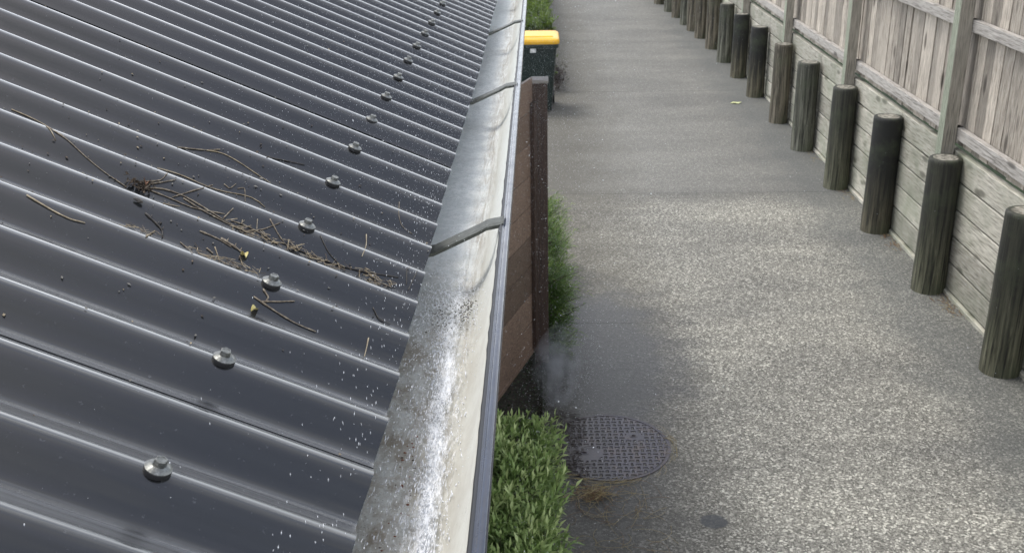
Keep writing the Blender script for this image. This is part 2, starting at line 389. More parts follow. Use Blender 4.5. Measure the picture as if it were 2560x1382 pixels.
# ================================================================== WATER
wm = Mt('gutter_water', .06); wt = wm.t
bs = wm.b; out = [n for n in wt.nodes if n.type == 'OUTPUT_MATERIAL'][0]
tr = wm.n('ShaderNodeBsdfTransparent'); gl = wm.n('ShaderNodeBsdfGlossy'); gl.inputs['Roughness'].default_value = .08
fr = wm.n('ShaderNodeFresnel'); fr.inputs['IOR'].default_value = 1.33
bp_ = wm.n('ShaderNodeBump'); bp_.inputs['Strength'].default_value = .6; bp_.inputs['Distance'].default_value = .002
hh = wm.math('ADD', wm.noise(1, 5, .7, wm.vec((150, 45, 150)), .6), wm.math('MULTIPLY', wm.noise(1, 3, .6, wm.vec((420, 160, 420))), .5))
wm.l(hh, bp_.inputs['Height']); wm.l(bp_.outputs[0], gl.inputs['Normal']); wm.l(bp_.outputs[0], fr.inputs['Normal'])
pz = wm.xyz('Object')
cxn = wm.math('ADD', pz[0], .100); cxn = wm.math('SUBTRACT', cxn, wm.ramp(wm.math('MULTIPLY', pz[1], .8), [(.2, .010), (.6, .006), (.70, .001), (.85, 0), (1, 0)]))
cxn = wm.math('ADD', cxn, wm.math('MULTIPLY', wm.math('SUBTRACT', wm.noise(1, 2, .5, wm.vec((0, 9, 0))), .5), .016))
dd = wm.math('ABSOLUTE', cxn); core_ = wm.ramp(dd, [(0, .34), (.004, .26), (.010, .08), (.024, .0), (.05, -.1)])
core_ = wm.ramp(dd, [(0, .40), (.0055, .30), (.012, .11), (.04, .055)])
st1 = wm.noise(1, 6, .75, wm.vec((330, 60, 330)), .4)
yfade = wm.ramp(wm.math('MULTIPLY', pz[1], .5), [(.45, .0), (.57, .12), (.66, .34)])
fm = wm.ramp(wm.math('SUBTRACT', wm.math('ADD', st1, core_), yfade), [(.60, 0), (.90, .95)])
foamb = wm.n('ShaderNodeBsdfDiffuse'); foamb.inputs[0].default_value = (.93, .95, .98, 1)
ms = wm.n('ShaderNodeMixShader'); wm.l(wm.math('MULTIPLY', fr.outputs[0], .55), ms.inputs[0]); wm.l(tr.outputs[0], ms.inputs[1]); wm.l(gl.outputs[0], ms.inputs[2]); ms2 = wm.n('ShaderNodeMixShader'); wm.l(fm, ms2.inputs[0]); wm.l(ms.outputs[0], ms2.inputs[1]); wm.l(foamb.outputs[0], ms2.inputs[2]); wm.l(ms2.outputs[0], out.inputs['Surface'])
foam_m = Mt('foaming_water', .25, (.86,.88,.92)); foam_m.b.inputs['Subsurface Weight'].default_value = 0
water = empty('water_stream', (-.1, .8, CAM_Z-.49), 'white foaming water stream rushing along the bottom of the metal gutter', 'water')
b = MB(); ys3 = np.linspace(-.4, 3.2, 700); nx = 15; vs = []
for y in ys3:
    for i in range(nx):
        x = -.203+(.129)*i/(nx-1)
        rip = .0016*mnoise.noise(Vector((x*60, y*26, 0)))+.0009*mnoise.noise(Vector((x*170, y*70, 5)))
        vs.append((x, y, CAM_Z-.4935+rip*(1 if y < 1.2 else .6)))
b.add(vs, [(j*nx+i, j*nx+i+1, (j+1)*nx+i+1, (j+1)*nx+i) for j in range(len(ys3)-1) for i in range(nx-1)])
b.build('water_sheet', wm.m, water, smooth=True, tone=False)
# foam: thousands of little streaked blobs along the stream's centre line
OCT = [(1,0,0),(0,1,0),(-1,0,0),(0,-1,0),(0,0,1),(0,0,-1)]
OCF = [(0,1,4),(1,2,4),(2,3,4),(3,0,4),(1,0,5),(2,1,5),(3,2,5),(0,3,5)]
def blobs(name, P, S, mat, parent=None, smooth=True):
    """P (n,3) centres, S (n,3,3) axes"""
    n = len(P); o = np.array(OCT, float); V = (np.einsum('kj,nji->nki', o, S)+P[:, None, :]).reshape(-1, 3)
    F = (np.array(OCF)[None]+6*np.arange(n)[:, None, None]).reshape(-1, 3)
    me = bpy.data.meshes.new(name); me.vertices.add(len(V)); me.vertices.foreach_set('co', V.ravel())
    me.loops.add(F.size); me.loops.foreach_set('vertex_index', F.ravel()); me.polygons.add(len(F))
    me.polygons.foreach_set('loop_start', np.arange(0, F.size, 3)); me.polygons.foreach_set('loop_total', np.full(len(F), 3))
    me.update(calc_edges=True); me.materials.append(mat)
    if smooth: me.polygons.foreach_set('use_smooth', [True]*len(F))
    ob = bpy.data.objects.new(name, me); col.objects.link(ob)
    if parent is not None: ob.parent = parent; ob.location = -wloc(parent)
    return ob
def axes(dirs, L_, W_):
    d = dirs/np.linalg.norm(dirs, axis=1, keepdims=True); a = np.cross(d, np.array([.13, .2, .97])); a /= np.linalg.norm(a, axis=1, keepdims=True)
    c_ = np.cross(a, d); return np.stack([a*W_[:, None], d*L_[:, None], c_*W_[:, None]], 1)
cy_ = [-.4, .30, .55, .652, .697, .736, .78, .827, .871, .937, 1.006, 1.059, 1.124, 1.2]
cx_ = [-.098, -.096, -.094, -.093, -.097, -.096, -.097, -.098, -.100, -.107, -.111, -.113, -.112, -.115]
N = 4200
yy = rng.uniform(-.3, 1.16, N)
core = rng.random(N) < .62
sp = np.where(core, .0045, .024)*np.where(yy > 1.0, 1.8, 1.0)
xx = np.interp(yy, cy_, cx_)-np.where(core, 0, .006)+rng.normal(0, 1, N)*sp+.0045*np.sin(yy*31)*0.5
keep = (xx > -.19) & (xx < -.070); yy, xx = yy[keep], xx[keep]; N = len(xx)
dirs = np.stack([rng.normal(0, .07, N), np.ones(N), rng.normal(0, .1, N)], 1)
Lr = rng.uniform(.0012, .0055, N)*np.where(rng.random(N) < .15, 1.6, 1); Wr = rng.uniform(.00032, .00082, N)
zz = CAM_Z-.4925+rng.exponential(.0013, N)+np.maximum(0, xx+.079)*.9
blobs('foam_streaks', np.stack([xx, yy, zz], 1), axes(dirs, Lr, Wr), foam_m.m, water)['kind'] = 'stuff'
# splashes flung up around the bracket and over the roof edge
N = 4200
yy = np.concatenate([rng.normal(1.08, .06, N//2), rng.normal(.85, .22, N-N//2)]); xx = rng.normal(-.11, .032, N)
zz = CAM_Z-.487+rng.exponential(.012, N)
k = (xx < -.062) & (yy > .3); xx, yy, zz = xx[k], yy[k], zz[k]; N = len(xx)
dirs = np.stack([rng.normal(0, .25, N), rng.normal(.6, .4, N), rng.normal(.3, .5, N)], 1)
blobs('splash_drops', np.stack([xx, yy, zz], 1), axes(dirs, rng.uniform(.0005, .0016, N), rng.uniform(.0002, .0005, N)), foam_m.m, water)['kind'] = 'stuff'

N = 260
yy = rng.uniform(.45, 1.25, N); xx = -.125-rng.exponential(.022, N); zz = EZ+np.maximum(0, -.123-xx)*math.tan(TH)+.006+rng.exponential(.02, N)
dirs = np.stack([rng.normal(0, .12, N), rng.normal(.25, .2, N), np.ones(N)], 1)
blobs('flying_streaks', np.stack([xx, yy, zz], 1), axes(dirs, rng.uniform(.0006, .0018, N), rng.uniform(.00014, .00028, N)), foam_m.m, water)['kind'] = 'stuff'

N = 1400
P = rng.normal(0, 1, (N, 3))*np.array([.10, .16, .16])+np.array([.12, 5.4, .22]); P[:, 0] += (P[:, 2]-.2)*.3; P[:, 2] = np.abs(P[:, 2])+.01
blobs('falling_splash', P, axes(rng.normal(0, 1, (N, 3)), rng.uniform(.0010, .0030, N), rng.uniform(.0006, .0012, N)), foam_m.m, water)['kind'] = 'stuff'

# drops that hang in the air beyond the bracket
drop_m = Mt('airborne_water_drops', .15, (.80,.83,.86)); drop_m.b.inputs['Transmission Weight'].default_value = .25
N = 70000
t = rng.random(N)**.75
yy = 1.05+t*2.6+rng.normal(0, .15, N)
xx = -.12+rng.normal(0, 1, N)*(.10+.26*t)
zz = 2.66+rng.exponential(.07, N)+np.maximum(0, -(xx+.123))*math.tan(TH)
k = (yy > .85) & (zz < 2.99) & ~((xx < -.12) & (zz < EZ+(-xx-.123)*math.tan(TH)+.004)); xx, yy, zz = xx[k], yy[k], zz[k]
# drops falling on the driveway side, nearer the camera
M_ = 11000
y2 = rng.uniform(.6, 3.2, M_); x2 = -.025+rng.exponential(.10, M_); z2 = 2.35+rng.random(M_)*.45
xx = np.r_[xx, x2]; yy = np.r_[yy, y2]; zz = np.r_[zz, z2]; N = len(xx)
dirs = rng.normal(0, 1, (N, 3))+np.array([0, .9, .2]); dist = np.sqrt(xx**2+yy**2+(CAM_Z-zz)**2)
r0 = .00014*(rng.pareto(5.0, N)+.85); r0 = np.minimum(r0, .0014)
# a very few pixels each; keep away from the lens
ok = dist > .55; P = np.stack([xx, yy, zz], 1)[ok]; r0 = r0[ok]; dirs = dirs[ok]
setp(blobs('spray_drops', P, axes(dirs, r0*rng.uniform(1.4, 3.2, len(r0)), r0), drop_m.m), 'fine white water drops flying in the air over the gutter and roof edge', 'water spray', kind='stuff')
# drops lying on the painted steel
N = 9000
s = rng.exponential(.10, N); yy = rng.uniform(.45, 3.2, N); k = (s < .9) & (rng.random(N) < np.clip((yy-.75)/.7, .05, 1)); s, yy = s[k], yy[k]
P = np.array([roofp(a, b_, wave(b_)+.0022) for a, b_ in zip(s, yy)]); N = len(P)
rr_ = rng.uniform(.00014, .00030, N)
setp(blobs('beads_of_water', P, axes(np.tile([-ct, 0, st_], (N, 1))+rng.normal(0, .1, (N, 3)), rr_*1.3, rr_), drop_m.m), 'tiny water beads scattered on the dark steel roof near the gutter', 'water drops', kind='stuff')

# falling splash: a cloud of fine spray beside the gate post
pl = bpy.data.materials.new('fine_spray'); pl.use_nodes = True; t_ = pl.node_tree; t_.nodes.clear()
o_ = t_.nodes.new('ShaderNodeOutputMaterial'); pv = t_.nodes.new('ShaderNodeVolumePrincipled'); pv.inputs['Color'].default_value = (.97, .985, 1, 1); pv.inputs['Anisotropy'].default_value = 0
tcx = t_.nodes.new('ShaderNodeTexCoord'); nz = t_.nodes.new('ShaderNodeTexNoise'); nz.inputs['Scale'].default_value = 10; nz.inputs['Detail'].default_value = 4; nz.inputs['Roughness'].default_value = .6
rpp = t_.nodes.new('ShaderNodeValToRGB'); rpp.color_ramp.elements[0].position = .38; rpp.color_ramp.elements[1].position = .82
ln = t_.nodes.new('ShaderNodeVectorMath'); ln.operation = 'LENGTH'; t_.links.new(tcx.outputs['Object'], nz.inputs['Vector'])
att = t_.nodes.new('ShaderNodeMapRange'); att.inputs['From Min'].default_value = .88; att.inputs['From Max'].default_value = .05; att.inputs['To Min'].default_value = 0; att.inputs['To Max'].default_value = 1
sub_ = t_.nodes.new('ShaderNodeMapping'); sub_.inputs['Location'].default_value = (-1, -1, -1); sub_.inputs['Scale'].default_value = (2, 2, 2)
t_.links.new(tcx.outputs['Generated'], sub_.inputs[0]); t_.links.new(sub_.outputs[0], ln.inputs[0]); t_.links.new(ln.outputs['Value'], att.inputs['Value'])
mu = t_.nodes.new('ShaderNodeMath'); mu.operation = 'MULTIPLY'; mu2 = t_.nodes.new('ShaderNodeMath'); mu2.operation = 'MULTIPLY'; mu2.inputs[1].default_value = 12
t_.links.new(nz.outputs['Fac'], rpp.inputs[0]); t_.links.new(rpp.outputs[0], mu.inputs[0]); t_.links.new(att.outputs[0], mu.inputs[1]); t_.links.new(mu.outputs[0], mu2.inputs[0])
t_.links.new(mu2.outputs[0], pv.inputs['Density']); t_.links.new(pv.outputs[0], o_.inputs['Volume'])
pl.cycles.volume_step_rate = .5 if hasattr(pl.cycles, 'volume_step_rate') else 1
bm = bmesh.new(); bmesh.ops.create_icosphere(bm, subdivisions=3, radius=1)
for v in bm.verts:
    q = v.co.copy(); k = 1+.12*mnoise.noise(q*1.7)
    z = .25+.33*q.z*k; v.co = Vector((.095+.17*q.x*k+.22*(z-.25), .2*q.y*k, z))
me = bpy.data.meshes.new('spray_cloud'); bm.to_mesh(me); bm.free(); me.materials.append(pl)
o = bpy.data.objects.new('spray_cloud', me); col.objects.link(o); o.location = (0, 5.45, 0)
setp(o, 'grey cloud of fine water spray falling beside the foot of the brown gate post', 'water spray', kind='stuff')

# ================================================================== DEBRIS ON THE ROOF
tw1 = Mt('twig_bark', .75); tw1.color(tw1.ramp(tw1.noise(260, 5, .7), [(.3, (.055,.042,.03)), (.5, (.16,.13,.095)), (.72, (.42,.37,.28))])); tw1.bump(tw1.noise(400, 3), .5, .0006)
tw2 = Mt('pale_straw', .6); tw2.color(tw2.ramp(tw2.noise(200, 4, .7), [(.3, (.15,.115,.07)), (.55, (.32,.26,.17)), (.75, (.55,.49,.37))]))
tw3 = Mt('wet_black_twig', .45); tw3.color(tw3.ramp(tw3.noise(300, 4, .7), [(.35, (.012,.011,.010)), (.7, (.06,.05,.04))]))
TWIGS = [
('pale curved twig lying across three ribs beside the left tip of a forked stick', 1.0, [(0.2765, 1.1432, -0.0105), (0.2707, 1.1448, -0.0095), (0.2648, 1.1459, -0.0086), (0.2588, 1.1465, -0.0082), (0.2526, 1.1462, -0.0084), (0.2464, 1.1455, -0.009), (0.2401, 1.1445, -0.0097), (0.2339, 1.1432, -0.0105), (0.2276, 1.1418, -0.0115), (0.2214, 1.1403, -0.0125), (0.2151, 1.1388, -0.0134), (0.2089, 1.1371, -0.0143), (0.2026, 1.1355, -0.0151), (0.1963, 1.1337, -0.0158)]),
('short straight stick above the long arched twig', 1.3, [(0.2967, 1.0937, -0.0006), (0.3023, 1.1344, -0.0155), (0.299, 1.1357, -0.015), (0.2957, 1.1369, -0.0144), (0.2924, 1.138, -0.0137), (0.2891, 1.1392, -0.0131), (0.2858, 1.1403, -0.0125), (0.2825, 1.1414, -0.0118), (0.2792, 1.1425, -0.0111), (0.2759, 1.1438, -0.0102), (0.2727, 1.1452, -0.0092), (0.2696, 1.1467, -0.0082), (0.2664, 1.1482, -0.007), (0.2633, 1.1498, -0.006)]),
('thin dark stick on its own, up to the right of the pale curved twig', 1.2, [(0.2135, 1.1675, -0.0002), (0.2161, 1.2109, -0.0154), (0.2128, 1.2118, -0.015), (0.2095, 1.2126, -0.0146), (0.2061, 1.2135, -0.0142), (0.2028, 1.2142, -0.0138), (0.1994, 1.215, -0.0134), (0.196, 1.2156, -0.013), (0.1926, 1.2162, -0.0126), (0.1892, 1.2168, -0.0122), (0.1858, 1.2175, -0.0118), (0.1824, 1.2181, -0.0114), (0.179, 1.2187, -0.0111), (0.1755, 1.2193, -0.0106)]),
('long wavy pale stalk that ends in a downward hook', 1.0, [(0.3025, 1.0557, -0.0163), (0.2937, 1.0575, -0.0158), (0.2847, 1.0585, -0.0154), (0.2754, 1.0588, -0.0153), (0.2661, 1.0583, -0.0155), (0.2566, 1.0576, -0.0158), (0.2473, 1.0572, -0.0159), (0.238, 1.0577, -0.0157), (0.229, 1.0594, -0.0151), (0.2201, 1.0616, -0.014), (0.211, 1.0635, -0.0128), (0.2019, 1.0643, -0.0123), (0.1928, 1.0629, -0.0131), (0.1839, 1.0592, -0.0151)]),
('straight twig crossing the wavy hooked stalk', 1.1, [(0.2645, 0.9887, -0.012), (0.2623, 0.9907, -0.0106), (0.2601, 0.9927, -0.0093), (0.2579, 0.9946, -0.0079), (0.2556, 0.9966, -0.0065), (0.2534, 0.9986, -0.0051), (0.2512, 1.0009, -0.0038), (0.249, 1.0031, -0.0026), (0.2468, 1.0056, -0.0015), (0.2446, 1.0086, -0.0005), (0.2427, 1.0126, -0.0), (0.2482, 1.0564, -0.0161), (0.2459, 1.0594, -0.0151), (0.2435, 1.0618, -0.0138)]),
('small V-shaped twig just above the hooked stalk', 1.0, [(0.2336, 1.0672, -0.0105), (0.2323, 1.0667, -0.0107), (0.2311, 1.0663, -0.011), (0.2299, 1.0659, -0.0113), (0.2287, 1.0655, -0.0116), (0.2275, 1.0651, -0.0118), (0.2265, 1.0651, -0.0118), (0.2257, 1.0656, -0.0115), (0.2251, 1.0666, -0.0108), (0.2246, 1.0677, -0.0101), (0.2241, 1.0688, -0.0094), (0.2236, 1.0698, -0.0086), (0.223, 1.0709, -0.0078), (0.2225, 1.072, -0.007)]),
('tiny upright twig standing by the hook of the wavy stalk', 0.9, [(0.2187, 1.0679, -0.0099), (0.2173, 1.0689, -0.0093), (0.2159, 1.0698, -0.0087), (0.2145, 1.0705, -0.0081), (0.2132, 1.0709, -0.0078), (0.2121, 1.0704, -0.0082), (0.2112, 1.0692, -0.009), (0.2103, 1.0676, -0.0101), (0.2094, 1.066, -0.0112), (0.2086, 1.0643, -0.0123), (0.2078, 1.0626, -0.0134), (0.207, 1.0607, -0.0144), (0.2061, 1.0586, -0.0153), (0.2052, 1.0563, -0.0162)]),
('bent twig rising off the dark clump of rotten leaves', 1.1, [(0.2965, 0.9929, -0.0091), (0.2948, 0.9938, -0.0085), (0.2931, 0.9946, -0.0079), (0.2914, 0.9955, -0.0073), (0.2897, 0.9964, -0.0067), (0.288, 0.9973, -0.0061), (0.2863, 0.9982, -0.0055), (0.2846, 0.9992, -0.0049), (0.2832, 1.0003, -0.0041), (0.2823, 1.002, -0.0032), (0.2817, 1.0041, -0.0021), (0.2815, 1.0068, -0.001), (0.2814, 1.0101, -0.0002), (0.2817, 1.0152, -0.0002)]),
('straight stick poking right out of the clump of rotten leaves', 1.3, [(0.2982, 0.9868, -0.0131), (0.2962, 0.9884, -0.0122), (0.2941, 0.9897, -0.0112), (0.292, 0.9912, -0.0103), (0.2899, 0.9926, -0.0093), (0.2878, 0.994, -0.0083), (0.2857, 0.9954, -0.0073), (0.2836, 0.9968, -0.0064), (0.2814, 0.9982, -0.0054), (0.2793, 0.9997, -0.0045), (0.2772, 1.0013, -0.0036), (0.2751, 1.0029, -0.0027), (0.273, 1.0046, -0.0018), (0.271, 1.0066, -0.0011)]),
('longest stick running from the leaf clump down to the straw heap', 1.3, [(0.2921, 0.9877, -0.0126), (0.2846, 0.9906, -0.0107), (0.2769, 0.9928, -0.0092), (0.2687, 0.9938, -0.0085), (0.2603, 0.994, -0.0084), (0.2518, 0.9934, -0.0088), (0.2432, 0.9922, -0.0096), (0.2346, 0.9907, -0.0106), (0.226, 0.9891, -0.0117), (0.2174, 0.9873, -0.0128), (0.2088, 0.9856, -0.0138), (0.2001, 0.984, -0.0146), (0.1915, 0.9826, -0.0152), (0.1828, 0.9814, -0.0157)]),
('long thin stick just below the longest stick', 1.1, [(0.291, 0.9871, -0.0129), (0.2848, 0.9871, -0.0129), (0.2786, 0.9871, -0.0129), (0.2724, 0.987, -0.013), (0.2661, 0.9869, -0.0131), (0.2599, 0.9866, -0.0132), (0.2536, 0.9862, -0.0135), (0.2474, 0.986, -0.0136), (0.2412, 0.9863, -0.0134), (0.2352, 0.9871, -0.0129), (0.2291, 0.9883, -0.0123), (0.2231, 0.9894, -0.0114), (0.2171, 0.9906, -0.0107), (0.211, 0.9918, -0.0099)]),
('curved stick lying along the lower side of the longest stick', 1.2, [(0.2544, 0.9916, -0.01), (0.2494, 0.9906, -0.0107), (0.2445, 0.9895, -0.0114), (0.2395, 0.9885, -0.0121), (0.2345, 0.9875, -0.0126), (0.2295, 0.9868, -0.0131), (0.2245, 0.9861, -0.0135), (0.2195, 0.9854, -0.0139), (0.2145, 0.9847, -0.0143), (0.2095, 0.984, -0.0146), (0.2045, 0.9833, -0.0149), (0.1995, 0.9828, -0.0152), (0.1945, 0.9821, -0.0155), (0.1895, 0.9814, -0.0158)]),
('short stub pointing up right beside the long sticks', 1.2, [(0.2104, 0.9872, -0.0129), (0.2101, 0.9882, -0.0123), (0.2098, 0.9892, -0.0116), (0.2095, 0.9902, -0.011), (0.2091, 0.9912, -0.0103), (0.2088, 0.9921, -0.0096), (0.2085, 0.993, -0.009), (0.2081, 0.994, -0.0083), (0.2078, 0.995, -0.0076), (0.2075, 0.9959, -0.007), (0.2071, 0.9969, -0.0063), (0.2068, 0.9979, -0.0056), (0.2065, 0.9989, -0.005), (0.2061, 0.9999, -0.0044)]),
('pale short straw lying below the leaf clump', 1.0, [(0.2607, 0.9426, -0.001), (0.2673, 0.9777, -0.0167), (0.2662, 0.9781, -0.0167), (0.2651, 0.9785, -0.0166), (0.2639, 0.9788, -0.0165), (0.2628, 0.9792, -0.0164), (0.2617, 0.9795, -0.0163), (0.2606, 0.9798, -0.0163), (0.2594, 0.9802, -0.0162), (0.2583, 0.9804, -0.016), (0.2571, 0.9808, -0.016), (0.256, 0.9811, -0.0159), (0.2549, 0.9814, -0.0158), (0.2537, 0.9817, -0.0157)]),
('dark kinked twig with a thick lower end', 1.7, [(0.2691, 0.9198, -0.007), (0.2669, 0.919, -0.0075), (0.2648, 0.9181, -0.0081), (0.2626, 0.9174, -0.0087), (0.2605, 0.9165, -0.0092), (0.2583, 0.9157, -0.0098), (0.2562, 0.9149, -0.0104), (0.2541, 0.914, -0.011), (0.252, 0.913, -0.0116), (0.25, 0.9119, -0.0123), (0.2481, 0.9106, -0.0131), (0.2466, 0.9088, -0.0141), (0.2454, 0.9066, -0.0152), (0.2443, 0.9039, -0.0162)]),
('short yellow straw next to the dark kinked twig', 1.2, [(0.2488, 0.8607, -0.0), (0.2487, 0.8622, -0.0001), (0.2487, 0.8641, -0.0004), (0.249, 0.8675, -0.0015), (0.256, 0.9003, -0.0169), (0.2557, 0.9013, -0.0168), (0.2554, 0.9023, -0.0166), (0.2552, 0.9032, -0.0164), (0.2549, 0.9041, -0.0161), (0.2546, 0.9049, -0.0159), (0.2542, 0.9057, -0.0156), (0.2539, 0.9064, -0.0153), (0.2536, 0.9071, -0.0149), (0.2532, 0.9078, -0.0146)]),
('faint thin twig along the rib under the dark kinked twig', 0.9, [(0.228, 0.9061, -0.0154), (0.2269, 0.9056, -0.0156), (0.2257, 0.905, -0.0158), (0.2245, 0.9045, -0.016), (0.2233, 0.9038, -0.0162), (0.2221, 0.9033, -0.0164), (0.2209, 0.9026, -0.0165), (0.2197, 0.902, -0.0167), (0.2184, 0.9013, -0.0168), (0.2172, 0.9005, -0.0169), (0.216, 0.8997, -0.017), (0.2088, 0.8665, -0.0011), (0.2074, 0.8643, -0.0005), (0.2061, 0.8628, -0.0002)]),
('thin brown stalk leading down to the yellow leaf', 1.2, [(0.2171, 0.9225, -0.0052), (0.2146, 0.9223, -0.0052), (0.2121, 0.9223, -0.0053), (0.2095, 0.9221, -0.0053), (0.207, 0.9221, -0.0054), (0.2045, 0.9219, -0.0055), (0.2019, 0.9218, -0.0056), (0.1994, 0.9217, -0.0057), (0.1969, 0.9213, -0.0059), (0.1943, 0.921, -0.0062), (0.1918, 0.9204, -0.0065), (0.1893, 0.92, -0.0068), (0.1868, 0.9195, -0.0071), (0.1842, 0.9191, -0.0075)]),
('short thick stub above the row of straw, left one', 1.4, [(0.2041, 0.9099, -0.0135), (0.2036, 0.9097, -0.0136), (0.203, 0.9095, -0.0137), (0.2024, 0.9093, -0.0139), (0.2018, 0.909, -0.014), (0.2012, 0.9088, -0.0141), (0.2006, 0.9086, -0.0142), (0.2001, 0.9084, -0.0143), (0.1995, 0.9081, -0.0144), (0.1989, 0.9079, -0.0146), (0.1983, 0.9077, -0.0147), (0.1977, 0.9074, -0.0148), (0.1971, 0.9072, -0.0149), (0.1966, 0.907, -0.015)]),
('pale upright straw beside the short thick stub', 1.0, [(0.1979, 0.9138, -0.0111), (0.1971, 0.913, -0.0116), (0.1963, 0.9121, -0.0122), (0.1955, 0.9113, -0.0127), (0.1947, 0.9103, -0.0132), (0.1939, 0.9095, -0.0138), (0.1931, 0.9085, -0.0143), (0.1923, 0.9075, -0.0148), (0.1915, 0.9065, -0.0152), (0.1907, 0.9054, -0.0157), (0.1899, 0.9043, -0.016), (0.189, 0.9031, -0.0164), (0.1882, 0.9017, -0.0167), (0.1873, 0.9002, -0.0169)]),
('knobbly twig whose end touches the yellow leaf', 1.8, [(0.1963, 0.9228, -0.005), (0.1942, 0.9224, -0.0052), (0.192, 0.922, -0.0055), (0.1899, 0.9216, -0.0057), (0.1877, 0.9212, -0.006), (0.1856, 0.9208, -0.0063), (0.1834, 0.9204, -0.0065), (0.1813, 0.9199, -0.0069), (0.1792, 0.9194, -0.0073), (0.1771, 0.9188, -0.0077), (0.175, 0.9182, -0.0081), (0.1728, 0.9175, -0.0085), (0.1707, 0.9169, -0.009), (0.1686, 0.9162, -0.0094)]),
('tiny straw directly below the yellow leaf', 0.9, [(0.1737, 0.9144, -0.0108), (0.1732, 0.9138, -0.0111), (0.1727, 0.9132, -0.0115), (0.1722, 0.9126, -0.0118), (0.1717, 0.9121, -0.0122), (0.1712, 0.9115, -0.0126), (0.1707, 0.9109, -0.0129), (0.1702, 0.9103, -0.0132), (0.1697, 0.9097, -0.0136), (0.1692, 0.9091, -0.0139), (0.1686, 0.9085, -0.0143), (0.1681, 0.9079, -0.0146), (0.1676, 0.9073, -0.0149), (0.1671, 0.9066, -0.0152)]),
('speckled brown twig crossing above the orange straw heap', 1.1, [(0.2023, 0.9878, -0.0125), (0.1984, 0.9881, -0.0123), (0.1944, 0.9883, -0.0122), (0.1905, 0.9884, -0.0121), (0.1865, 0.9883, -0.0122), (0.1825, 0.988, -0.0124), (0.1785, 0.9876, -0.0127), (0.1745, 0.9871, -0.013), (0.1705, 0.9864, -0.0134), (0.1665, 0.9855, -0.0138), (0.1625, 0.9845, -0.0144), (0.1585, 0.9834, -0.0149), (0.1545, 0.9822, -0.0155), (0.1505, 0.981, -0.0159)]),
('straight twig pointing up right out of the orange straw heap', 1.1, [(0.1835, 0.9834, -0.0149), (0.1813, 0.9848, -0.0143), (0.1791, 0.9861, -0.0135), (0.1769, 0.9873, -0.0128), (0.1746, 0.9886, -0.012), (0.1724, 0.9898, -0.0112), (0.1703, 0.9912, -0.0103), (0.1683, 0.9927, -0.0092), (0.1665, 0.9945, -0.008), (0.1646, 0.9962, -0.0068), (0.1628, 0.998, -0.0056), (0.161, 0.9999, -0.0044), (0.1592, 1.0018, -0.0033), (0.1574, 1.004, -0.0022)]),
('short thin upright twig behind the orange straw heap', 0.9, [(0.1796, 0.9986, -0.0052), (0.1793, 0.9978, -0.0057), (0.179, 0.9971, -0.0062), (0.1787, 0.9963, -0.0067), (0.1784, 0.9956, -0.0073), (0.1781, 0.9948, -0.0078), (0.1778, 0.994, -0.0083), (0.1775, 0.9933, -0.0088), (0.1772, 0.9926, -0.0094), (0.1769, 0.9918, -0.0099), (0.1766, 0.9911, -0.0104), (0.1763, 0.9903, -0.0109), (0.1761, 0.9895, -0.0114), (0.1758, 0.9888, -0.0119)]),
('steep straight stick leaning across the pan above the straw bed', 1.1, [(0.1684, 1.0036, -0.0024), (0.1659, 1.0013, -0.0035), (0.1635, 0.9993, -0.0048), (0.1611, 0.9973, -0.0061), (0.1587, 0.9954, -0.0073), (0.1564, 0.9936, -0.0087), (0.1539, 0.9917, -0.0099), (0.1514, 0.99, -0.0111), (0.1488, 0.9885, -0.0121), (0.1462, 0.9869, -0.0131), (0.1436, 0.9852, -0.014), (0.1409, 0.9834, -0.0149), (0.1383, 0.9814, -0.0157), (0.1356, 0.9793, -0.0164)]),
('curved dark twig in the pan between the steep stick and the lone pale-tipped twig', 1.1, [(0.1148, 1.0069, -0.001), (0.1126, 1.0043, -0.0021), (0.1104, 1.0019, -0.0033), (0.1082, 0.9997, -0.0045), (0.106, 0.9976, -0.0058), (0.1038, 0.9957, -0.0072), (0.1015, 0.9939, -0.0084), (0.0991, 0.9923, -0.0095), (0.0966, 0.9909, -0.0105), (0.0939, 0.9896, -0.0113), (0.0913, 0.9884, -0.0122), (0.0887, 0.9871, -0.013), (0.086, 0.9857, -0.0137), (0.0834, 0.9843, -0.0145)]),
('upright bent twig with pale tips, standing alone above the long dark stick', 1.0, [(0.0728, 1.0719, -0.0071), (0.0721, 1.0701, -0.0084), (0.0714, 1.0683, -0.0096), (0.0707, 1.0665, -0.0108), (0.0699, 1.0647, -0.0121), (0.0693, 1.0627, -0.0132), (0.0687, 1.0607, -0.0144), (0.0684, 1.0583, -0.0155), (0.0683, 1.0556, -0.0164), (0.0676, 1.0118, -0.0001), (0.0675, 1.0084, -0.0006), (0.0675, 1.0056, -0.0015), (0.0675, 1.0033, -0.0025), (0.0675, 1.0012, -0.0036)]),
('long dark stick lying on the straw bed down to its right end', 1.3, [(0.1488, 0.9851, -0.014), (0.1392, 0.9847, -0.0143), (0.1297, 0.9842, -0.0145), (0.1202, 0.9838, -0.0148), (0.1106, 0.9833, -0.0149), (0.1011, 0.9832, -0.015), (0.0915, 0.9836, -0.0148), (0.082, 0.9845, -0.0144), (0.0724, 0.9857, -0.0137), (0.0629, 0.9872, -0.0129), (0.0534, 0.989, -0.0118), (0.0438, 0.9908, -0.0105), (0.0343, 0.9928, -0.0092), (0.0247, 0.9947, -0.0078)]),
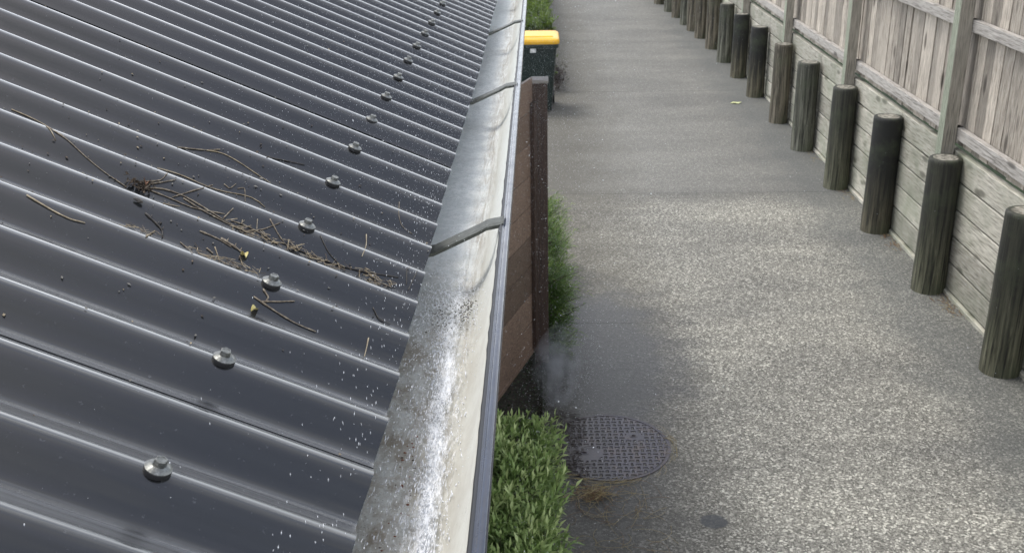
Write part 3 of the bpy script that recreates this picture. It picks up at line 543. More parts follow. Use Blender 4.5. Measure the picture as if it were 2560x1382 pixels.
('thin hair-like curved twig nearest the gutter bracket', 0.7, [(0.0524, 1.2196, -0.0105), (0.0513, 1.2159, -0.0128), (0.0502, 1.2119, -0.015), (0.0491, 1.1619, -0.0003), (0.0479, 1.1569, -0.0019), (0.0464, 1.1533, -0.0038), (0.0445, 1.1502, -0.0058), (0.0424, 1.1474, -0.0076), (0.0401, 1.145, -0.0093), (0.0375, 1.1432, -0.0105), (0.0344, 1.1421, -0.0114), (0.0311, 1.1411, -0.012), (0.0278, 1.1403, -0.0125), (0.0245, 1.1394, -0.0131)]),
('pale upright straw near the gutter, left of the black leaning twig', 1.0, [(0.0197, 1.0085, -0.0005), (0.0193, 1.0066, -0.0011), (0.0189, 1.0049, -0.0017), (0.0185, 1.0035, -0.0024), (0.0181, 1.002, -0.0032), (0.0177, 1.0006, -0.0039), (0.0173, 0.9994, -0.0047), (0.0169, 0.998, -0.0055), (0.0164, 0.9969, -0.0064), (0.016, 0.9957, -0.0072), (0.0156, 0.9944, -0.008), (0.0152, 0.9933, -0.0088), (0.0148, 0.9921, -0.0096), (0.0144, 0.9909, -0.0105)]),
('black leaning twig closest to the gutter edge', 1.1, [(0.0085, 1.0105, -0.0002), (0.0087, 1.0075, -0.0008), (0.0089, 1.0052, -0.0016), (0.0091, 1.0031, -0.0026), (0.0093, 1.0012, -0.0036), (0.0095, 0.9994, -0.0047), (0.0097, 0.9977, -0.0058), (0.0098, 0.996, -0.0069), (0.01, 0.9944, -0.0081), (0.0102, 0.9927, -0.0092), (0.0104, 0.9912, -0.0103), (0.0105, 0.9895, -0.0114), (0.0107, 0.9878, -0.0125), (0.0109, 0.986, -0.0136)]),
('short crooked twig just below the third screw from the bottom', 1.5, [(0.1363, 0.8502, -0.0028), (0.1355, 0.8496, -0.0031), (0.1347, 0.849, -0.0035), (0.1339, 0.8484, -0.0038), (0.1331, 0.8479, -0.0042), (0.1323, 0.8473, -0.0045), (0.1315, 0.8467, -0.0049), (0.1307, 0.8461, -0.0053), (0.1299, 0.8456, -0.0056), (0.1293, 0.8449, -0.006), (0.129, 0.8442, -0.0065), (0.129, 0.8435, -0.007), (0.1293, 0.8426, -0.0076), (0.1295, 0.8418, -0.0082)]),
('straight horizontal stick under the short crooked twig', 1.1, [(0.1331, 0.8399, -0.0095), (0.131, 0.8406, -0.009), (0.129, 0.8413, -0.0085), (0.1269, 0.842, -0.008), (0.1249, 0.8427, -0.0076), (0.1228, 0.8434, -0.007), (0.1208, 0.8441, -0.0066), (0.1187, 0.8449, -0.0061), (0.1167, 0.8456, -0.0055), (0.1147, 0.8466, -0.005), (0.1127, 0.8474, -0.0044), (0.1107, 0.8483, -0.0039), (0.1086, 0.8492, -0.0034), (0.1066, 0.8502, -0.0029)]),
('long gently curved stick running down right, lowest of the long sticks', 1.2, [(0.1411, 0.8413, -0.0085), (0.1364, 0.8402, -0.0093), (0.1316, 0.8391, -0.0101), (0.1269, 0.838, -0.0108), (0.1221, 0.8369, -0.0115), (0.1173, 0.8359, -0.0122), (0.1125, 0.835, -0.0128), (0.1077, 0.8341, -0.0133), (0.1029, 0.8331, -0.0138), (0.0981, 0.8325, -0.0142), (0.0933, 0.8321, -0.0144), (0.0884, 0.8319, -0.0145), (0.0836, 0.8318, -0.0146), (0.0787, 0.8316, -0.0146)]),
('dark arched twig lying wet near the gutter', 1.0, [(0.0387, 0.9132, -0.0115), (0.0373, 0.9119, -0.0123), (0.0359, 0.9106, -0.0131), (0.0346, 0.9092, -0.0139), (0.0332, 0.9078, -0.0146), (0.0318, 0.9063, -0.0153), (0.0303, 0.905, -0.0158), (0.0286, 0.9042, -0.0161), (0.0268, 0.9038, -0.0162), (0.025, 0.9036, -0.0163), (0.0231, 0.9033, -0.0163), (0.0212, 0.9031, -0.0164), (0.0193, 0.9029, -0.0165), (0.0175, 0.9027, -0.0165)]),
('small pale straw standing upright above the lowest long rib splash', 1.0, [(0.0334, 0.8427, -0.0075), (0.0332, 0.8415, -0.0084), (0.033, 0.8403, -0.0093), (0.0328, 0.8391, -0.0101), (0.0325, 0.8378, -0.011), (0.0323, 0.8365, -0.0118), (0.0321, 0.8352, -0.0126), (0.0319, 0.8339, -0.0134), (0.0318, 0.8325, -0.0142), (0.0316, 0.831, -0.0149), (0.0315, 0.8295, -0.0156), (0.0314, 0.8278, -0.0162), (0.0312, 0.8259, -0.0166), (0.0311, 0.8236, -0.0169)]),
('pale frayed stalk near the left edge of the photo', 1.0, [(0.4615, 1.0592, -0.0151), (0.4572, 1.0591, -0.0152), (0.4528, 1.0589, -0.0152), (0.4485, 1.0587, -0.0153), (0.4441, 1.0584, -0.0154), (0.4397, 1.0581, -0.0156), (0.4353, 1.0576, -0.0158), (0.4308, 1.0569, -0.016), (0.4264, 1.0561, -0.0163), (0.4081, 1.0156, -0.0003), (0.4031, 1.0114, -0.0001), (0.3986, 1.0072, -0.0009), (0.3947, 1.0034, -0.0024), (0.3909, 1.0, -0.0043)]),
('long thin stem running down right into the leaf clump', 1.1, [(0.4079, 1.0154, -0.0002), (0.3994, 1.0117, -0.0001), (0.3914, 1.0089, -0.0005), (0.3835, 1.0059, -0.0014), (0.3758, 1.0026, -0.0028), (0.3682, 0.9993, -0.0047), (0.3608, 0.9964, -0.0067), (0.3533, 0.9938, -0.0085), (0.3458, 0.9914, -0.0102), (0.3383, 0.989, -0.0117), (0.3308, 0.9869, -0.013), (0.3232, 0.9849, -0.0141), (0.3156, 0.983, -0.0151), (0.3079, 0.9808, -0.0159)]),
('pale bowed stick alone on the left below the ribs', 1.3, [(0.3542, 0.8553, -0.0007), (0.3498, 0.8542, -0.0011), (0.3454, 0.8532, -0.0015), (0.341, 0.8522, -0.0018), (0.3367, 0.8514, -0.0023), (0.3324, 0.8505, -0.0027), (0.3281, 0.8498, -0.0031), (0.3238, 0.8492, -0.0034), (0.3196, 0.8487, -0.0037), (0.3153, 0.8483, -0.0039), (0.3111, 0.8481, -0.004), (0.307, 0.8484, -0.0038), (0.303, 0.849, -0.0035), (0.2989, 0.8496, -0.0032)])]
for i, (lab, rad, pts) in enumerate(TWIGS):
    w_ = lab.split(); mt = tw3.m if ('black' in w_ or 'dark' in w_[:2]) else (tw2.m if ('pale' in w_ or 'straw' in w_[:3]) else tw1.m)
    if 'long thin stem' in lab: mt = tw1.m
    rr = rad*.00056; P = [roofp(s, y, h+rr+.0006) for s, y, h in pts]
    n = len(P); rs = random.Random(i)
    radii = [rr*(1.0-.35*j/(n-1))*(1+.22*rs.uniform(-1, 1))*(1.35 if (j % 5 == 2 and rad > 1.05) else 1) for j in range(n)]
    b = MB(); b.tube(P, radii, 6)
    if rad >= 1.7:
        for j in (3, 7, 10):
            if j < n: b.tube([P[j], P[j]+Vector((.001, .0025, .0025))], [rr*.8, rr*.3], 5)
    o = b.build('twig', mt, None, smooth=True, origin=P[0], tone=False)
    setp(o, lab, 'straw' if ('straw' in w_) else 'twig', 'dead twigs and straws lying on the steel roof')
def curled_leaf(name, s, y, h, L_, W_, mat, lab, rot=0.0, up=.004):
    b = MB(); nx, ny = 7, 5; vs = []
    ex = Vector((-ct, 0, st_)); ey = Vector((0, 1, 0)); ez = Vector((st_, 0, ct))
    a1 = math.cos(rot)*ex+math.sin(rot)*ey; a2 = -math.sin(rot)*ex+math.cos(rot)*ey; O = roofp(s, y, h+.001)
    for layer in (0, 1):
        for i in range(nx):
            u = i/(nx-1); hw = W_*math.sin(math.pi*(.08+.86*u))**.8
            for j in range(ny):
                v = j/(ny-1)*2-1
                vs.append(O+a1*(L_*(u-.5))+a2*(hw*v*.5)+ez*(up*(abs(v)**1.5)*(.6+.5*math.sin(u*4))+up*.3*math.sin(u*5+v)-.0004*layer+.0008))
    fs = []
    for i in range(nx-1):
        for j in range(ny-1):
            a = i*ny+j; fs += [(a, a+1, a+ny+1, a+ny), (35+a, 35+a+ny, 35+a+ny+1, 35+a+1)]
    b.add(vs, fs); o = b.build(name, mat, None, smooth=True, origin=O, tone=False); setp(o, lab, 'leaf'); return o
yl = Mt('yellow_leaf', .55); yl.color(yl.ramp(yl.noise(220, 3), [(.35, (.42,.34,.10)), (.65, (.66,.60,.30))]))
bl = Mt('brown_leaf', .6); bl.color(bl.ramp(bl.noise(220, 3), [(.35, (.12,.05,.025)), (.65, (.30,.15,.08))]))
curled_leaf('leaf', .1704, .9151, -.0102, .0075, .0065, yl.m, 'small yellow leaf caught at the end of the knobbly twig', .6)
curled_leaf('leaf', .1357, .8302, -.0153, .0095, .0055, yl.m, 'pale curled leaf lying left of the long gently curved stick', 1.9, .003)
curled_leaf('leaf', .2935, .9915, -.0100, .009, .007, bl.m, 'reddish brown curled leaf on top of the dark leaf clump', 1.2, .005)
b = MB()   # wood chip
for q in range(5):
    O = Vector((0,0,0)); rs = random.Random(q+50)
    P = [roofp(.2802+.008*(t_2-.5)+.0007*rs.uniform(-1,1), .9265+.0014*rs.uniform(-1,1)+.002*(t_2-.5), -.0008+.0015+.0006*q*.5) for t_2 in (0, .3, .6, 1)]
    b.tube(P, [.0008, .0016, .0014, .0007], 6)
setp(b.build('bark_chip', tw3.m, None, origin=roofp(.2802, .9278, 0), tone=False), 'small black chip of bark just below the dark leaf clump', 'bark chip')
# clump of rotten leaves
b = MB(); rs = random.Random(3)
for q in range(46):
    c0 = roofp(.2974+rs.gauss(0, .0065), .9865+rs.gauss(0, .0035), -.012+abs(rs.gauss(0, .0032)))
    a = Vector((rs.gauss(0,1), rs.gauss(0,1), rs.gauss(0,.5))).normalized()*rs.uniform(.0015, .0045); c1 = a.orthogonal().normalized()*rs.uniform(.0008, .002)
    b.add([c0-a, c0-c1, c0+a, c0+c1+Vector((0,0,.0012))], [(0,1,2),(0,2,3)])
    if q % 3 == 0: b.tube([c0-a*2, c0+c1, c0+a*2.2], .0004, 5)
clm = Mt('rotten_leaves', .7); clm.color(clm.ramp(clm.noise(300, 4, .7), [(.4, (.018,.014,.010)), (.6, (.08,.055,.035)), (.78, (.26,.18,.11))]))
setp(b.build('leaf_clump', clm.m, None, origin=roofp(.2974, .9865, -.014), tone=False), 'dark clump of rotten leaves caught in the rib at the upper end of the sticks', 'leaf clump')
# straw packed in the valleys (nobody could count it)
b = MB(); rs = random.Random(11)
lines = [([(.2001,.9828),(.1824,.9805),(.1654,.9801),(.1484,.9796)], 60, .9), ([(.1434,.9846),(.1234,.9811),(.0973,.9795),(.077,.9807)], 95, 1.0), ([(.0639,.9828),(.0461,.9814),(.0259,.9835)], 60, .8), ([(.2002,.895),(.1884,.8999),(.1709,.9034),(.1517,.9024)], 62, .9), ([(.274,.897),(.2717,.9004),(.2465,.9025)], 26, .8), ([(.215,.902),(.2,.9)], 14, .7)]
for pts, cnt, k in lines:
    A = np.array(pts)
    for q in range(int(cnt*.72)):
        t = rs.random()*(len(A)-1); i = min(int(t), len(A)-2); p0 = A[i]+(A[i+1]-A[i])*(t-i)
        s, y = p0[0]+rs.gauss(0, .003), p0[1]+rs.gauss(0, .0032); ang = rs.gauss(0, .5) if rs.random() < .75 else rs.uniform(-1.5, 1.5); L_ = rs.uniform(.003, .014)*k
        h0 = abs(rs.gauss(0, .0013))
        P = []
        for t2 in (-.5, 0, .5):
            ss_, yy_ = s+L_*t2*math.cos(ang), y+L_*t2*math.sin(ang); P.append(roofp(ss_, yy_, wave(yy_)+.0022+h0+rs.uniform(0, .0006)))
        b.tube(P, rs.uniform(.00018, .00042), 4, mi=0 if rs.random() < .55 else (1 if rs.random() < .5 else 2), cap=False)
setp(b.build('straw_litter', [tw2.m, tw1.m, clm.m], None, tone=False), 'golden straw and pine needle litter packed in the roof valleys among the twigs', 'straw litter', kind='stuff')
# grit and seed husks over the roof
b = MB(); rs = random.Random(5)
for q in range(520):
    if q < 330: s, y = abs(rs.gauss(.25, .12)), rs.gauss(1.03, .14)
    else: s, y = rs.uniform(.02, .7), rs.uniform(.45, 2.2)
    r = rs.uniform(.0003, .0011)*(1.5 if rs.random() < .08 else 1); O = roofp(s, y, wave(y)+.0018+r*.4); e1 = r*rs.uniform(1, 2.4); a = rs.uniform(0, 3.1)
    d1 = Vector((math.cos(a)*ct, math.sin(a), -math.cos(a)*st_))*e1; d2 = Vector((-math.sin(a), math.cos(a), 0))*r
    b.add([O+d1, O+d2, O-d1, O-d2, O+Vector((0,0,r)), O-Vector((0,0,r*.5))], OCF, .5, mi=rs.choice([0, 0, 1, 2, 2]))
for q in range(40):      # rust-red grit and seed in the gutter's silt
    x, y = rs.uniform(-.125, -.108), rs.uniform(.58, .82); r = rs.uniform(.0005, .0012); O = Vector((x, y, CAM_Z-.4905))
    b.add([O+Vector((r*1.6,0,0)), O+Vector((0,r,0)), O-Vector((r*1.6,0,0)), O-Vector((0,r,0)), O+Vector((0,0,r)), O-Vector((0,0,r))], OCF, .5, mi=rs.choice([2, 3, 3]))
for q in range(210):     # grey-green muck beaten against the bracket
    x, y = -.108+rs.gauss(0, .014), 1.085+rs.gauss(0, .018)
    if rs.random() < .35: x, y = -.086+rs.gauss(0, .004), 1.10+rs.gauss(0, .02)
    r = rs.uniform(.0004, .0011); O = Vector((x, y, CAM_Z-.4905+abs(rs.gauss(0, .002))))
    b.add([O+Vector((r*1.6,0,0)), O+Vector((0,r,0)), O-Vector((r*1.6,0,0)), O-Vector((0,r,0)), O+Vector((0,0,r)), O-Vector((0,0,r))], OCF, .5, mi=rs.choice([2, 0, 4, 4]))
rust = Mt('rusty_seed', .7, (.16,.05,.02))
setp(b.build('grit', [dirt_m.m, tw2.m, clm.m, rust.m, Mt('green_muck', .8, (.085,.09,.06)).m], None, tone=False), 'grit, husks and muck specks strewn over the roof and gutter floor', 'grit', kind='stuff')
# ================================================================== RETAINING WALL AND FENCE
def mossy(m, c):
    n1 = m.noise(2.6, 5, .65); g = m.ramp(n1, [(.42, 0), (.66, .55)])
    return m.mix(g, c, (.16,.185,.12))
board_m = wood('retaining_boards', 1, [(.27,.25,.20), (.48,.455,.385), (.64,.615,.54), (.51,.495,.42)], .25, True, .8, .8, mossy)
lw = empty('retaining_wall', (2.97, 9, 0), 'low retaining wall of horizontal pale boards held by round timber posts, right of the driveway', 'retaining wall')
# wall follows the driveway and bends gently left in the distance
def wallx(y): return 0 if y < 15 else -.0055*(y-15)**2 if y < 23 else -.0055*64-.088*(y-23)
bayy = [-1.9, .65, 3.25, 5.87, 7.15, 8.43, 9.67, 11.02, 12.24, 13.63, 14.88, 16.03, 17.17, 18.22, 19.0, 19.7, 20.6, 21.42, 22.53, 23.6, 24.7, 25.8]
rs = random.Random(21)
for i in range(0, len(bayy)-1):
    ya, yb = bayy[i]+.002, bayy[i+1]-.002; b = MB(); z = -.03
    hs = [.075, .197, .197, .197, .197, .197]
    for q, h in enumerate(hs):
        x0 = 2.952+rs.uniform(-.003, .004)-(.016 if q == 0 else 0); t = rs.random()
        z1 = z+h-.016
        xa, xb = wallx(ya), wallx(yb)
        b.add([(x0+xa,ya,z),(x0+.05+xa,ya,z),(x0+.05+xb,yb,z),(x0+xb,yb,z),(x0+xa,ya,z1-.005),(x0+.004+xa,ya,z1),(x0+.05+xa,ya,z1),(x0+.05+xb,yb,z1),(x0+.004+xb,yb,z1),(x0+xb,yb,z1-.005)],
              [(0,3,2,1),(0,4,9,3),(4,5,8,9),(5,6,7,8),(1,2,7,6),(0,1,6,5,4),(3,9,8,7,2)], t if q else .8)
        z += h
    b.build('wall_boards', board_m, lw)
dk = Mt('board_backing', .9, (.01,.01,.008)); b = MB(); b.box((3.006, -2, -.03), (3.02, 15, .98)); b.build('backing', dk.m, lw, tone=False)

def post_mat(name, dark, a, bcol):
    m = Mt(name, .7)
    g = m.noise(1, 6, .7, m.vec((34, 34, 1.8)), .5); c = m.ramp(g, [(.36, tuple(x*.25 for x in a)), (.5, a), (.64, bcol)])
    p = m.xyz(); hz = m.math('ADD', p[2], m.math('MULTIPLY', m.math('SUBTRACT', m.noise(1, 5, .7, m.vec((26, 26, 1.2))), .5), .9))
    blk = m.ramp(hz, [(.30-dark*.25, 0), (.95-dark*.4, dark)])
    c = m.mix(blk, c, (.010,.011,.010))
    k = m.vor(1.0, m.vec((7, 7, 3.2)), 'Distance'); c = m.mix(m.ramp(k, [(0, .8), (.08, .5), (.13, 0)]), c, (.02,.017,.012))
    crk = m.noise(1, 4, .6, m.vec((75, 75, 2.2)), .3); c = m.mix(m.ramp(crk, [(.36, .95), (.47, 0)]), c, (.010,.010,.008))
    gm2 = m.noise(3.2, 4, .6); c = m.mix(m.ramp(gm2, [(.5, 0), (.68, .5)]), c, (.075,.092,.05))
    t = m.ramp(m.tone(), [(0, .0), (1, 1)]); c = m.mix(t, c, m.mix(m.ramp(m.noise(30, 3), [(.4, 0), (.6, 1)]), (.10,.095,.075), (.34,.32,.27)))
    m.color(c); m.bump(m.noise(1, 4, .6, m.vec((70, 70, 3))), .6, .004); return m.m
pm = [post_mat('post_olive', .75, (.098,.098,.062), (.21,.205,.14)), post_mat('post_black', .98, (.09,.080,.052), (.20,.18,.12)),
      post_mat('post_brown', .3, (.125,.108,.076), (.25,.22,.165)), post_mat('post_grey', .5, (.115,.115,.085), (.25,.25,.20))]
spec = [(5.844, 1.045, 0, 'olive green round post nearest the camera'), (7.141, 1.0, 0, ''), (8.425, .985, 1, 'black stained round post'), (9.656, .965, 0, ''), (11.016, .94, 3, ''), (12.233, .92, 2, 'brown round post'),
        (13.625, .90, 1, ''), (14.874, .88, 1, 'black stained round post'), (16.025, .87, 3, ''), (17.17, .87, 2, ''), (18.224, .87, 2, ''), (19.004, .87, 2, ''), (19.704, .87, 3, ''), (20.604, .87, 2, ''), (21.415, .87, 3, ''), (22.533, .87, 2, ''), (23.6, .87, 2, ''), (24.7, .87, 3, ''), (3.25, 1.05, 0, ''), (4.55, 1.05, 1, '')]
for i, (y, h, mi, lab) in enumerate(spec):
    b = MB(); N = 28; r = .117 if i < 5 or i > 17 else .108; vs = []; rs = random.Random(i+90)
    rings = [(-.05, 1.03), (.15, 1.02), (.4, 1.0), (.7, .985), (h-.03, .975), (h-.008, .965), (h, .90), (h+.001, .72), (h-.002, .25)]
    ph = rs.uniform(0, 6); lean = rs.uniform(-.006, .006)
    for z, k in rings:
        for j in range(N):
            q = 2*math.pi*j/N; rr = r*k*(1+.025*math.sin(2*q+ph)+.012*mnoise.noise(Vector((math.cos(q)*2, math.sin(q)*2, z*2+i))))
            vs.append((rr*math.cos(q)+lean*z, rr*math.sin(q), z))
    for t in range(len(rings)-1):
        b.add([], [], 0)
    fs = [(a*N+j, a*N+(j+1) % N, (a+1)*N+(j+1) % N, (a+1)*N+j) for a in range(len(rings)-1) for j in range(N)]+[tuple((len(rings)-1)*N+j for j in range(N))]
    b.add(vs, fs, 0); 
    for f_i in range(len(fs)):
        if f_i >= (len(rings)-2)*N: b.c[f_i] = 1.0
    X = (2.868-.018, 2.851, 2.847, 2.835, 2.83, 2.83, 2.825, 2.825, 2.815)[i]-.003 if i < 9 else 2.832+wallx(y)
    b.v = [(v[0]+X, v[1]+y, v[2]) for v in b.v]
    o = b.build('round_post', pm[mi], lw, smooth=True, origin=(X, y, 0))
    if lab: o['label'] = lab
    if hasattr(o.data, 'set_sharp_from_angle'): o.data.set_sharp_from_angle(angle=R(45))

pal_m = wood('weathered_palings', 2, [(.17,.14,.11), (.41,.365,.305), (.66,.61,.53), (.46,.415,.355)], .42, True, .85, .9)
rail_m = wood('pale_rail', 1, [(.22,.20,.175), (.42,.395,.36), (.58,.555,.515), (.44,.415,.38)], .12, True, .8, .8)
fpost_m = wood('fence_post_timber', 2, [(.17,.155,.125), (.32,.295,.245), (.44,.41,.35), (.35,.32,.27)], .1, True, .8, .7)
fp_green = wood('mossy_post_face', 2, [(.17,.185,.135), (.30,.33,.25), (.45,.475,.39), (.33,.355,.28)], .1, False, .85)
fence = empty('paling_fence', (3.0, 9, 1.0), 'tall weathered paling fence with square posts and two pale rails standing over the retaining wall', 'fence')
fpy = [4.72, 7.27, 9.79, 12.36, 15.0, 17.3, 19.82, 22.65]
rs = random.Random(33)
for i, y in enumerate(fpy):
    b = MB(); X = 2.852+wallx(y); w_ = .094 if i != 3 else .088
    b.box((X, y, .3), (X+w_, y+.105, 2.95), .5, 0)
    for q in range(6):
        if q == 5: b.mi[q] = 1
    o = b.build('fence_post', [fpost_m, fp_green], fence, origin=(X, y, 0), bevel=.003)
    if i == 1: o['label'] = 'square post with pale green lichen along its left face'
for i in range(len(fpy)-1):
    ya, yb = fpy[i]+.0, fpy[i+1]+.105
    dx = (wallx(ya)+wallx(yb))/2
    for (z0, z1, dd) in ((1.095, 1.178, 0), (1.845, 1.925, 0), (2.62, 2.70, 0)):
        b = MB(); b.add([(2.950+wallx(ya),ya+.012,z0),(2.996+wallx(ya),ya+.012,z0),(2.996+wallx(yb),yb-.012,z0),(2.950+wallx(yb),yb-.012,z0),(2.950+wallx(ya),ya+.012,z1),(2.996+wallx(ya),ya+.012,z1),(2.996+wallx(yb),yb-.012,z1),(2.950+wallx(yb),yb-.012,z1)],
            [(0,3,2,1),(4,5,6,7),(0,1,5,4),(1,2,6,5),(2,3,7,6),(3,0,4,7)], rs.random()); b.build('rail', rail_m, fence, bevel=.004)
    b = MB(); y = fpy[i]+.01
    while y < fpy[i+1]:
        w_ = rs.uniform(.115, .155); x = 3.000+rs.uniform(0, .007)+wallx(y); t = rs.random(); z0 = 1.032+rs.uniform(-.006, .006); sk = rs.uniform(-.006, .006)
        g = rs.choice([.003, .004, .007, .013]); y1 = min(y+w_-g, fpy[i+1]+.005)
        if y1-y > .02:
            x2 = x+rs.uniform(-.003, .004)
            b.add([(x,y,z0),(x+.016,y,z0),(x2+.016,y1,z0),(x2,y1,z0),(x+sk,y,2.86),(x+.016+sk,y,2.86),(x2+.016+sk,y1,2.86),(x2+sk,y1,2.86)],
                  [(0,3,2,1),(4,5,6,7),(0,1,5,4),(1,2,6,5),(2,3,7,6),(3,0,4,7)], t)
        y += w_
    b.build('paling_panel', pal_m, fence)
    # flat near-black sheet behind the palings closes the gaps to daylight
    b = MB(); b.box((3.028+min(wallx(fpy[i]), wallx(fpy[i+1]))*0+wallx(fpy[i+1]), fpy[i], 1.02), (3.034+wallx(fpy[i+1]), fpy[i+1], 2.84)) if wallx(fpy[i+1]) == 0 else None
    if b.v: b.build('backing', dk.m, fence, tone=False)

# ================================================================== GATE
gate_wood = wood('brown_gate_boards', 1, [(.065,.040,.027), (.15,.10,.07), (.23,.165,.125), (.175,.12,.088)], .30, False, .55)
post_wood = wood('brown_gate_post', 2, [(.020,.011,.008), (.046,.026,.018), (.082,.052,.038), (.055,.033,.024)], .2, False, .55)
cap_m = wood('grey_post_top', 0, [(.16,.14,.12), (.30,.28,.26), (.48,.46,.44)], .1, False, .8)
gt = empty('wooden_gate', (0, 5.99, 0), 'open brown stained timber gate with its post, seen just past the gutter lip', 'gate')
b = MB(); b.box((-.046, 5.985, -.05), (.042, 6.075, 1.80)); b.build('gate_post', post_wood, gt, bevel=.004)
b = MB(); b.box((-.052, 5.978, 1.80), (.048, 6.085, 1.822)); b.build('post_cap', cap_m, gt, bevel=.003, tone=True)
P0 = Vector((-.062, 5.985, 0)); P1 = Vector((-.37, 5.02, 0)); dv = (P1-P0).normalized(); nv = Vector((dv.y, -dv.x, 0))
def gbox(b, u0, u1, n0, n1, z0, z1, c=.5):
    q = [P0+dv*u+nv*n for u, n in ((u0,n0),(u1,n0),(u1,n1),(u0,n1))]
    b.add([(p.x,p.y,z0) for p in q]+[(p.x,p.y,z1) for p in q], [(0,3,2,1),(4,5,6,7),(0,1,5,4),(1,2,6,5),(2,3,7,6),(3,0,4,7)], c)
Lg = (P1-P0).length; b = MB(); z = .13; rs = random.Random(2)
sgn = 1 if nv.x > 0 else -1
while z < 1.66: gbox(b, .0, Lg, 0, sgn*.018, z, z+.186, rs.random()); z += .19
b.build('gate_boards', gate_wood, gt, bevel=.002)
b = MB(); gbox(b, .0, .055, sgn*.0185, sgn*.045, .11, 1.70, .3); b.build('gate_stile', post_wood, gt, bevel=.003)
b = MB(); gbox(b, -.005, Lg, sgn*-.004, sgn*.024, .098, .128, .9); b.build('gate_bottom_rail', cap_m if False else gate_wood, gt, bevel=.002)

# ================================================================== WHEELIE BIN
binm = Mt('dark_green_bin_plastic', .42); binm.color(binm.ramp(binm.noise(7, 3), [(.3, (.006,.016,.014)), (.7, (.011,.026,.023))]))
lidm = Mt('yellow_lid_plastic', .4); lidm.color(lidm.ramp(lidm.noise(5, 3), [(.3, (.72,.38,.015)), (.7, (.86,.50,.03))]))
stk = Mt('white_sticker', .5, (.75,.75,.74)); stk.color(stk.ramp(stk.noise(60, 2), [(.42, (.80,.80,.79)), (.6, (.52,.54,.54))]))
blk = Mt('black_wheel_rubber', .6, (.015,.015,.016))
wb = empty('wheelie_bin', (-.03, 13.1, 0), 'dark green wheelie bin with a yellow lid standing behind the gate post', 'wheelie bin')
CX, CY = -.03, 13.1
def rrect(hx, hy, r, z, cx=CX, cy=CY, k=5):
    out = []
    for sx, sy, a0 in ((1,1,0), (-1,1,90), (-1,-1,180), (1,-1,270)):
        for j in range(k+1):
            a = R(a0+90*j/k); out.append((cx+sx*(hx-r)+r*math.cos(a), cy+sy*(hy-r)+r*math.sin(a), z))
    return out
def loft(b, rings, capb=True, capt=True, c=.5, mi=0):
    n = len(rings[0]); vs = [v for r in rings for v in r]
    fs = [(i*n+j, i*n+(j+1) % n, (i+1)*n+(j+1) % n, (i+1)*n+j) for i in range(len(rings)-1) for j in range(n)]
    if capb: fs.append(tuple(range(n))[::-1])
    if capt: fs.append(tuple((len(rings)-1)*n+j for j in range(n)))
    b.add(vs, fs, c, mi)
b = MB(); loft(b, [rrect(.175, .21, .04, .02), rrect(.18, .215, .045, .06), rrect(.215, .27, .05, .55), rrect(.235, .30, .05, .80), rrect(.238, .305, .05, .805), rrect(.262, .325, .05, .81), rrect(.262, .325, .05, .855)])
b.build('bin_body', binm.m, wb, smooth=False, bevel=.004, tone=False)
b = MB()
loft(b, [rrect(.270, .335, .055, .858), rrect(.272, .337, .06, .89), rrect(.262, .325, .06, .915), rrect(.225, .29, .06, .928)])
loft(b, [rrect(.20, .05, .02, .925, CX, CY-.17), rrect(.185, .035, .02, .942, CX, CY-.17)])
b.tube([(CX-.24, CY+.345, .90), (CX+.24, CY+.345, .90)], .018, 8)
b.build('lid', lidm.m, wb, smooth=False, bevel=.006, tone=False)
b = MB(); b.box((-.118, CY-.3075, .755), (-.046, CY-.2985, .81)); b.build('sticker', stk.m, wb, tone=False)
for sx in (-1, 1):
    b = MB(); N = 20; vs = []
    for xo in (-.025, .025):
        for j in range(N): q = 2*math.pi*j/N; vs.append((CX+sx*.19+xo, CY+.27+.1*math.cos(q), .1+.1*math.sin(q)))
    b.add(vs, [(j, (j+1) % N, N+(j+1) % N, N+j) for j in range(N)]+[tuple(range(N)), tuple(range(N, 2*N))[::-1]]); b.build('wheel', blk.m, wb, bevel=.008, tone=False)

# ================================================================== PLANTS
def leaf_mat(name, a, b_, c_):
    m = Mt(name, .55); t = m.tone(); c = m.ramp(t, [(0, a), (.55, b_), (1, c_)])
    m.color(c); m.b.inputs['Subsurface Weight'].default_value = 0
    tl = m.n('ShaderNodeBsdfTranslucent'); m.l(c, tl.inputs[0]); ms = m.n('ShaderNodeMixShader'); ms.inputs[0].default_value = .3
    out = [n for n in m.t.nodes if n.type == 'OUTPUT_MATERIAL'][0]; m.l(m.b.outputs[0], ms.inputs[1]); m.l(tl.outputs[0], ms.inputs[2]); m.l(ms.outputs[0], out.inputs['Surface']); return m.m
def leaves(P, D, L_, W_, tone, droop=.15, seg=2):
    """lance-shaped leaves: base P, direction D, length, width -> verts/faces (vectorised)"""
    n = len(P); D = D/np.linalg.norm(D, axis=1, keepdims=True); up = np.array([0,0,1.0])+rng.normal(0, .35, (n, 3)); S = np.cross(D, up); S /= np.linalg.norm(S, axis=1, keepdims=True)
    Nn = np.cross(S, D); L_ = L_[:, None]; W_ = W_[:, None]
    base = P; m1 = P+D*L_*.45+Nn*L_*.06; tip = P+D*L_-np.array([0,0,1.0])*L_*droop
    V = np.stack([base, m1+S*W_*.5+Nn*W_*.12, m1, m1-S*W_*.5+Nn*W_*.12, tip], 1).reshape(-1, 3)
    F = np.array([(0,1,2),(0,2,3),(1,4,2),(2,4,3)]); F = (F[None]+5*np.arange(n)[:, None, None]).reshape(-1, 3)
    return V, F, np.repeat(tone, 4)
